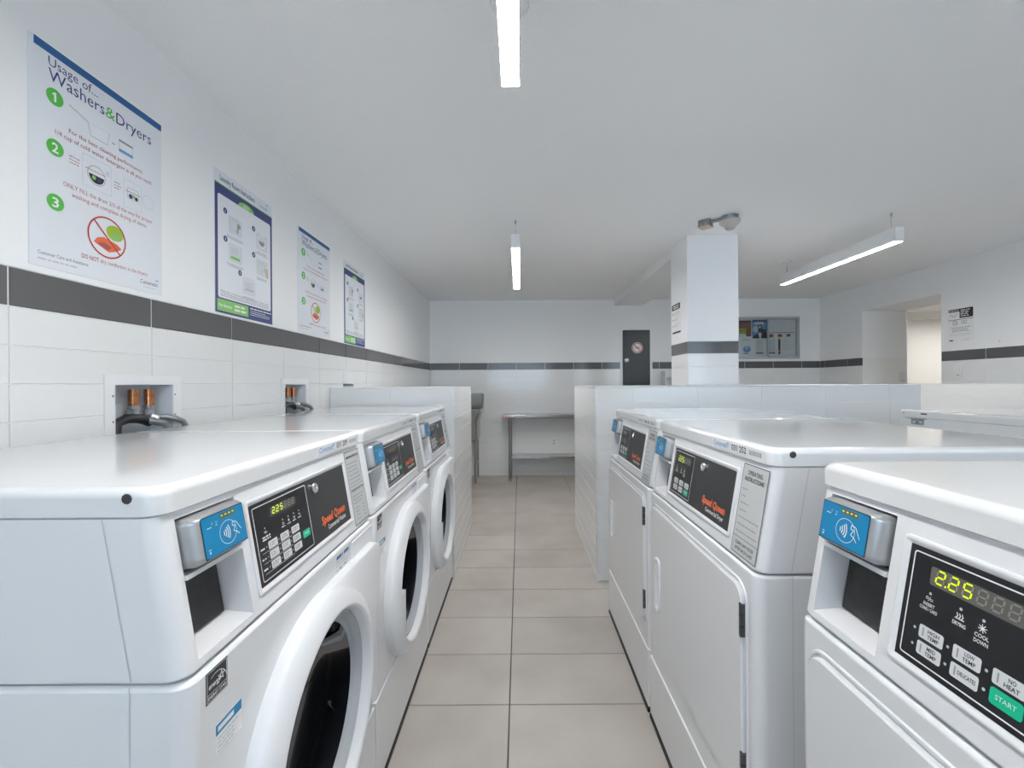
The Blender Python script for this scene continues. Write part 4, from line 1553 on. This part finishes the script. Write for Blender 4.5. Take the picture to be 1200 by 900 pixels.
# ------------------------------------------------------------------ ceiling detector and junction box by the column
o = thing('smoke_detector', 'round beige smoke detector on a ceiling box beside the column', 'smoke detector', (1.395, 2.88, ZC))
m = MB()
m.lathe([(0.0, 0.0), (0.054, 0.0), (0.054, -0.028), (0.0, -0.028)], (0, 0, 0), 'z', 8)
m.build('ceiling_box', M_galv, o, angle=30)
m = MB()
m.lathe([(0.050, -0.028), (0.066, -0.032), (0.066, -0.040), (0.060, -0.052), (0.044, -0.062), (0.036, -0.064)], (0, 0, 0), 'z', 32)
m.build('detector_body', M_det, o)
m = MB()
m.lathe([(0.036, -0.060), (0.034, -0.078), (0.026, -0.082), (0.026, -0.088), (0.018, -0.092), (0.0, -0.093)], (0, 0, 0), 'z', 24)
m.build('sensor_chamber', M_det, o)
o = thing('junction_box', 'square steel ceiling box with beige cover plate beside the smoke detector', 'junction box', (1.268, 2.96, ZC), PI / 4)
m = MB()
m.box(-0.036, 0.036, -0.036, 0.036, -0.042, 0.0)
m.build('box_body', M_galv, o, smooth=False)
m = MB()
m.bbox(-0.039, 0.039, -0.039, 0.039, -0.047, -0.042, 0.001, 1)
m.build('cover_plate', M_beige, o)
m = MB()
m.tube([(1.30, 2.95, ZC - 0.012), (1.355, 2.905, ZC - 0.012)], 0.010, 10)
tag(m.build('conduit', M_galv), 'short steel conduit between ceiling box and smoke detector', 'conduit')

# ------------------------------------------------------------------ notices on column and right wall
fr = frame((CX0, 3.545, 1.585), (0, -1, 0), (0, 0, 1))
m = MB()
m.prism([(0, 0), (0.195, 0), (0.195, 0.250), (0, 0.250)], fr, 0.0004, 0.002)
o = tag(m.build('notice_sheet', M_paper, smooth=False), 'white notice with black heading stuck on the side of the column', 'notice')
P = Print(lambda a, b, c=0.0: fr(a, b, 0.002 + c))
P.rect(M_pblack, 0.0, 0.195, 0.175, 0.240)
P.lines(M_pwhite, 0.025, 0.15, 0.220, 2, 0.016, 0.010, 2, 1, True, 'c')
for k in range(3):
    P.poly(M_pgrey, circ(0.025, 0.165 - 0.047 * k, 0.009, 10))
    P.lines(M_pmid, 0.05, 0.175, 0.172 - 0.047 * k, 3, 0.010, 0.003, k)
P.rect(M_pblack, 0.01, 0.008, 0.185, 0.022)
P.build(o)

fr = frame((XR, 4.015, 1.555), (0, -1, 0), (0, 0, 1))
m = MB()
m.prism([(0, 0), (0.225, 0), (0.225, 0.300), (0, 0.300)], fr, 0.0004, 0.002)
o = tag(m.build('notice_sheet', M_paper, smooth=False), 'white notice with black corner heading on the wall beside the opening', 'notice')
P = Print(lambda a, b, c=0.0: fr(a, b, 0.002 + c))
P.rect(M_pblack, 0.005, 0.272, 0.105, 0.296)
P.rect(M_pblack, 0.105, 0.212, 0.222, 0.296)
P.lines(M_pwhite, 0.115, 0.20, 0.276, 4, 0.017, 0.008, 2, 1)
P.lines(M_pwhite, 0.012, 0.098, 0.281, 1, 0.017, 0.006, 3, 1, False)
P.line(M_pgrey, 0.02, 0.255, 0.045, 0.232, 0.004)
P.line(M_pgrey, 0.085, 0.255, 0.062, 0.232, 0.004)
P.line(M_pgrey, 0.045, 0.232, 0.062, 0.232, 0.004)
P.rect(M_pblack, 0.005, 0.198, 0.222, 0.202)
P.ring(M_pgrey, 0.065, 0.172, 0.022, 0.005)
P.line(M_pgrey, 0.050, 0.187, 0.080, 0.157, 0.005)
P.outline(M_pgrey, 0.122, 0.158, 0.142, 0.188, 0.004, 0.004)
P.outline(M_pgrey, 0.148, 0.158, 0.168, 0.188, 0.004, 0.004)
P.lines(M_pgrey, 0.02, 0.205, 0.125, 3, 0.016, 0.006, 6, 0, True, 'c')
P.lines(M_pmid, 0.02, 0.205, 0.070, 2, 0.012, 0.003, 7, 0, False)
P.rect(M_pblack, 0.012, 0.010, 0.045, 0.020)
P.lines(M_pmid, 0.14, 0.215, 0.016, 1, 0.012, 0.004, 8)
P.build(o)

# access hatch and switch on the right wall
fr = frame((XR, 3.60, 1.52), (0, -1, 0), (0, 0, 1))
m = MB()
m.prism([(0, 0), (0.42, 0), (0.42, 0.29), (0, 0.29)], fr, 0.0002, 0.004)
o = tag(m.build('access_hatch', M_paint, smooth=False), 'flush white access hatch in the upper part of the right wall', 'hatch')
P = Print(lambda a, b, c=0.0: fr(a, b, 0.004 + c))
P.rect(M_pgrey, 0.012, 0.004, 0.022, 0.012, nm='latch')
P.build(o)


def wall_plate(name, label, cat, fr, parts='switch'):
    o = thing(name, label, cat, fr(0, 0, 0))
    z = fr(0, 0, 0)
    g = lambda a, b, c=0.0: fr(a, b, c) - z
    m = MB()
    m.loft([[g(p, q, 0.0003) for p, q in rrect(-0.036, -0.058, 0.036, 0.058, 0.006)], [g(p, q, 0.004) for p, q in rrect(-0.036, -0.058, 0.036, 0.058, 0.006)],
            [g(p, q, 0.006) for p, q in rrect(-0.033, -0.055, 0.033, 0.055, 0.005)]], True, True, True)
    m.build('cover_plate', M_white, o)
    if parts == 'switch':
        m = MB()
        m.prism(rrect(-0.016, -0.033, 0.016, 0.033, 0.002), g, 0.006, 0.009)
        m.build('rocker', M_white, o, smooth=False)
        m = MB()
        m.prism(rrect(-0.012, -0.045, 0.012, -0.038, 0.001), g, 0.006, 0.0075)
        m.build('switch_mark', M_pgrey, o, smooth=False)
    else:
        for s in (-1, 1):
            m = MB()
            m.prism(rrect(-0.017, s * 0.020 - 0.013, 0.017, s * 0.020 + 0.013, 0.006), g, 0.006, 0.0075)
            for dx in (-0.007, 0.007):
                m.prism([(dx - 0.0015, s * 0.02 - 0.005), (dx + 0.0015, s * 0.02 - 0.005), (dx + 0.0015, s * 0.02 + 0.006), (dx - 0.0015, s * 0.02 + 0.006)], g, 0.0075, 0.008, 0)
            m.build('socket', M_pmid, o, smooth=False)
    return o


wall_plate('light_switch', 'white light switch on the tiles beside the opening', 'switch', frame((XR, 3.925, 1.30), (0, -1, 0), (0, 0, 1)))
wall_plate('power_outlet', 'white double socket on the tiled wall above the steel table shelf', 'socket', frame((0.445, YB, 0.435), (1, 0, 0), (0, 0, 1)), 'socket')
wall_plate('light_switch', 'small switch plate on the jamb inside the opening', 'switch', frame((4.405, OY1, 1.255), (1, 0, 0), (0, 0, 1)))

# ------------------------------------------------------------------ white dispenser box behind the column
o = thing('dispenser_box', 'white wall box with an open shelf mostly hidden by the column', 'dispenser', (1.985, YB, 1.10))
m = MB()
m.box(-0.125, 0.125, -0.16, 0.0, 0.0, 0.02)
m.box(-0.125, 0.125, -0.16, 0.0, 0.175, 0.255)
m.box(-0.125, -0.105, -0.16, 0.0, 0.02, 0.175)
m.box(0.105, 0.125, -0.16, 0.0, 0.02, 0.175)
m.box(-0.105, 0.105, -0.02, 0.0, 0.02, 0.175)
m.build('cabinet', M_white, o, smooth=False)
m = MB()
m.tube([(-0.09, -0.12, 0.03), (0.0, -0.10, 0.055), (0.09, -0.11, 0.04)], 0.012, 8)
m.build('dispenser_tube', M_dark, o)
m = MB()
m.lathe([(0.0, 0.166), (0.008, 0.165), (0.010, 0.16)], (-0.03, 0, 0.215), '-y', 12)
m.build('lock', M_pgrey, o)

# ------------------------------------------------------------------ glazed notice case on the back wall
BX0, BX1, BZ0, BZ1 = 2.842, 3.665, 1.513, 2.062
o = thing('notice_case', 'aluminium glazed notice case filled with papers on the back wall', 'notice board', ((BX0 + BX1) / 2, YB, BZ0))
hw, hh = (BX1 - BX0) / 2, BZ1 - BZ0
m = MB()
m.box(-hw, hw, -0.006, 0.0, 0, hh)
m.build('back_board', M_paper, o, smooth=False)
for a, b, c, d in ((-hw, hw, 0, 0.040), (-hw, hw, hh - 0.035, hh), (-hw, -hw + 0.030, 0.040, hh - 0.035), (hw - 0.040, hw, 0.040, hh - 0.035)):
    m = MB()
    m.bbox(a, b, -0.034, -0.006, c, d, 0.004, 1)
    m.build('frame_rail', M_frame, o)
for a, b, yy in ((-hw + 0.030, 0.012, -0.030), (-0.012, hw - 0.040, -0.022)):
    m = MB()
    m.box(a, b, yy, yy + 0.004, 0.040, hh - 0.035)
    m.build('glass_pane', M_clear, o, smooth=False)
m = MB()
m.box(-0.006, 0.006, -0.032, -0.026, 0.040, hh - 0.035)
m.build('pane_edge', M_frame, o, smooth=False)
m = MB()
m.lathe([(0.0, 0.041), (0.009, 0.040), (0.010, 0.034)], (0.0, 0, 0.022), '-y', 12)
m.build('lock', M_pgrey, o)


def bb(zx, zy):
    return (860 + zx / 12.86 - 609) * 0.011213, 1.2 + (447.4 - 360 - zy / 12.86) * 0.011213


def pinned(name, label, cat, zx0, zy0, zx1, zy1, m_, marks, lift=0):
    x0, z1 = bb(zx0, zy0)
    x1, z0 = bb(zx1, zy1)
    fr = frame((x0, YB - 0.006 - 0.0025 * lift, z0), (1, 0, 0), (0, 0, 1))
    w, h = x1 - x0, z1 - z0
    m = MB()
    m.prism([(0, 0), (w, 0), (w, h), (0, h)], fr, 0.0003, 0.0012)
    s = tag(m.build(name, m_, smooth=False), label, cat, 'papers in the notice case')
    P = Print(lambda a, b, c=0.0: fr(a * w, b * h, 0.0012 + c))
    marks(P, w, h)
    if P.L:
        P.build(s)
    return s


def mk_brown(P, w, h):
    rnd = random.Random(4)
    for r in range(3):
        for c in range(5):
            P.rect(M_pmid, 0.2 + c * 0.14, 0.75 - r * 0.11, 0.24 + c * 0.14, 0.78 - r * 0.11)
    P.rect(M_pblack, 0.0, 0.93, 0.97, 1.0)


def mk_pic(P, w, h):                         # plain stand-in for the picture poster
    P.rect(M_plogo, 0.0, 0.0, 1.0, 1.0)
    P.rect(M_plight, 0.16, 0.76, 0.80, 0.92, 1)
    P.rect(M_pnavy, 0.02, 0.90, 0.98, 1.0, 1)
    P.poly(M_plight, circ(0.25, 0.50, 0.20, 14, 0.18), 1)
    P.poly(M_pblack, [(0.06, 0.0), (0.14, 0.16), (0.42, 0.28), (0.40, 0.70), (0.62, 0.78), (0.70, 0.52), (0.92, 0.48), (1.0, 0.1), (0.98, 0.0)], 2)
    P.poly(M_plight, circ(0.53, 0.62, 0.07, 12, 0.08), 3)
    P.poly(M_plight, [(0.50, 0.0), (0.40, 0.24), (0.52, 0.36), (0.66, 0.26), (0.60, 0.0)], 3)


def mk_cal(P, w, h):
    for k in range(1, 6):
        P.rect(M_plight, k / 6 - 0.006, 0.0, k / 6 + 0.006, 1.0)
    P.rect(M_plight, 0, 0.5, 1, 0.51)
    P.rect(M_pblue, 0, -0.08, 1, -0.02)


def mk_page(seed, bar=True):
    def f(P, w, h):
        P.lines(M_pmid, 0.08, 0.9, 0.86, 8, 0.09, 0.022, seed)
        if bar:
            P.rect(M_pblack, 0.02, 0.02, 0.98, 0.10, 1)
    return f


def mk_strip(P, w, h):
    P.rect(M_pblack, 0.3, 0.0, 0.75, 1.0)
    P.rect(M_porange, 0.3, 0.92, 0.75, 1.0, 1)
    P.rect(M_porange, 0.3, 0.15, 0.75, 0.28, 1)


def mk_blue(P, w, h):
    P.poly(M_plogo, circ(0.62, 0.32, 0.30, 18, 0.20))
    P.poly(M_plight, circ(0.60, 0.42, 0.14, 12, 0.08), 1)
    P.poly(M_plight, circ(0.55, 0.86, 0.35, 12, 0.08))
    P.rect(M_plogo, 0.35, 0.03, 0.75, 0.10)


def mk_card(mt):
    def f(P, w, h):
        P.rect(mt, 0.6, 0.0, 1.0, 0.2)
    return f


pinned('picture_poster', 'brown printed poster pinned in the notice case corner', 'poster', 76, 190, 262, 428, M_cork, mk_brown)
pinned('picture_poster', 'blue and black picture poster pinned in the notice case', 'poster', 272, 185, 496, 460, M_plogo, mk_pic, 1)
pinned('paper_note', 'lime green note overlapping the brown poster', 'note', 78, 310, 182, 382, M_plime, lambda P, w, h: P.lines(M_pred, 0.05, 0.85, 0.5, 1, 0.1, 0.12, 2, 0, False), 1)
pinned('paper_note', 'small white slip under the lime green note', 'note', 76, 388, 180, 430, M_paper, lambda P, w, h: P.rect(M_pmid, 0, 0.4, 0.9, 0.5), 2)
pinned('wall_calendar', 'white calendar sheet with grid in the notice case', 'calendar', 526, 215, 908, 368, M_pwhite, mk_cal, 1)
pinned('paper_note', 'pale sheet with blue round drawing at the bottom of the notice case', 'note', 76, 445, 268, 705, M_paper, mk_blue)
pinned('paper_note', 'printed page with black foot bar under the picture poster', 'note', 330, 470, 440, 695, M_plight, mk_page(1), 1)
pinned('paper_note', 'printed page with black foot bar under an orange-brown card', 'note', 518, 470, 620, 695, M_plight, mk_page(2), 1)
pinned('paper_note', 'narrow sheet with a black upright stripe in the notice case', 'note', 645, 462, 715, 700, M_paper, mk_strip, 1)
pinned('paper_note', 'large white printed page at the right end of the notice case', 'note', 722, 450, 912, 700, M_paper, mk_page(3, False), 1)
pinned('index_card', 'orange-brown card with a green corner under the calendar', 'card', 528, 398, 592, 448, M_cork, mk_card(M_plime), 2)
pinned('index_card', 'orange-brown card above the sheet with a black stripe', 'card', 658, 398, 722, 440, M_cork, mk_card(M_pred), 2)
pinned('index_card', 'orange-brown card above the large printed page', 'card', 790, 396, 850, 436, M_cork, mk_card(M_pred), 2)

# ------------------------------------------------------------------ stainless table by the back wall
TX0, TX1, TY0, TY1, TZ = -0.222, 1.18, 5.36, 5.70, 0.818
o = thing('steel_table', 'stainless steel work table with a lower shelf against the back wall', 'table', ((TX0 + TX1) / 2, (TY0 + TY1) / 2, 0))
cx, cy = (TX0 + TX1) / 2, (TY0 + TY1) / 2
hw, hd = (TX1 - TX0) / 2, (TY1 - TY0) / 2
m = MB()
m.bbox(-hw, hw, -hd, hd, TZ - 0.040, TZ, 0.008, 3)
tt = m.build('table_top', M_steel, o)
P = Print(frame((-hw, -hd, TZ - 0.040), (1, 0, 0), (0, 0, 1)), 0.0004)
P.rect(M_porange, 0.03, 0.014, 0.085, 0.024)
P.rect(M_pblue, 0.094, 0.012, 0.106, 0.028)
P.build(tt)
m = MB()
m.bbox(-hw + 0.10, hw - 0.06, -hd + 0.06, hd - 0.02, 0.268, 0.296, 0.004, 2)
m.build('shelf', M_steel, o)
for sx in (-1, 1):
    for sy in (-1, 1):
        m = MB()
        x, yy = sx * (hw - 0.10), sy * (hd - 0.05)
        m.tube([(x, yy, 0.03), (x, yy, TZ - 0.040)], 0.0205, 16)
        lg = m.build('leg', M_steel, o)
        m = MB()
        m.lathe([(0.0, 0.0), (0.014, 0.0), (0.017, 0.01), (0.015, 0.032)], (x, yy, 0), 'z', 14)
        m.build('foot', M_galv, lg)

# ------------------------------------------------------------------ stainless sink behind the left half wall
SX0, SX1, SY0, SY1 = -1.12, -0.468, 5.18, 5.71
o = thing('utility_sink', 'stainless steel utility sink on tube legs in the corner behind the half wall', 'sink', ((SX0 + SX1) / 2, (SY0 + SY1) / 2, 0))
cx, cy = (SX0 + SX1) / 2, (SY0 + SY1) / 2
hw, hd = (SX1 - SX0) / 2, (SY1 - SY0) / 2
fr = frame((0, hd, 0), (1, 0, 0), (0, 0, 1))
m = MB()
m.prism(rrect(-hw, 0.86, hw, 1.085, 0.030, 5), fr, 0.0, 0.022)
sp = m.build('splash_back', M_steel, o)
m = MB()
# sloping side cheeks from the splash back down to the rim
for s in (-1, 1):
    x0, x1 = (hw - 0.020, hw) if s > 0 else (-hw, -hw + 0.020)
    a = [(x0, hd - 0.022, 1.07), (x0, hd - 0.022, 0.85), (x0, -hd, 0.85), (x0, -hd, 0.888), (x0, hd - 0.16, 0.905)]
    b = [(x1, p[1], p[2]) for p in a]
    m.loft([a, b], True, True, True)
m.box(-hw + 0.02, hw - 0.02, -hd, -hd + 0.025, 0.85, 0.888)
m.build('rim', M_steel, o, smooth=False)
bi = 0.045
m = MB()
top = rrect(-hw + 0.006, -hd + 0.006, hw - 0.006, hd - 0.03, 0.03, 4)
mid = rrect(-hw + bi, -hd + 0.03, hw - bi, hd - 0.05, 0.04, 4)
inn = rrect(-hw + bi + 0.01, -hd + 0.04, hw - bi - 0.01, hd - 0.06, 0.04, 4)
m.loft([[(a, b, 0.872) for a, b in top], [(a, b, 0.76) for a, b in mid], [(a, b, 0.53) for a, b in mid], [(a, b, 0.515) for a, b in inn]], True, False, True)
m.build('basin', M_steel, o)
for sx in (-1, 1):
    for sy in (-1, 1):
        x, yy = sx * (hw - bi - 0.03), sy * (hd - 0.10)
        m = MB()
        m.tube([(x, yy, 0.0), (x, yy, 0.03), (x, yy, 0.53)], [0.010, 0.014, 0.014], 14)
        m.build('leg', M_steel, o)
for sx in (-1, 1):
    m = MB()
    x = sx * (hw - bi - 0.03)
    m.tube([(x, -hd + 0.10, 0.22), (x, hd - 0.10, 0.22)], 0.014, 10)
    m.build('leg_stretcher', M_steel, o)

# white cove strip at the foot of the back wall
m = MB()
m.box(XL + 0.002, 1.24, YB - 0.006, YB, 0.0, 0.018)
struct(m.build('baseboard_back', M_white, smooth=False))
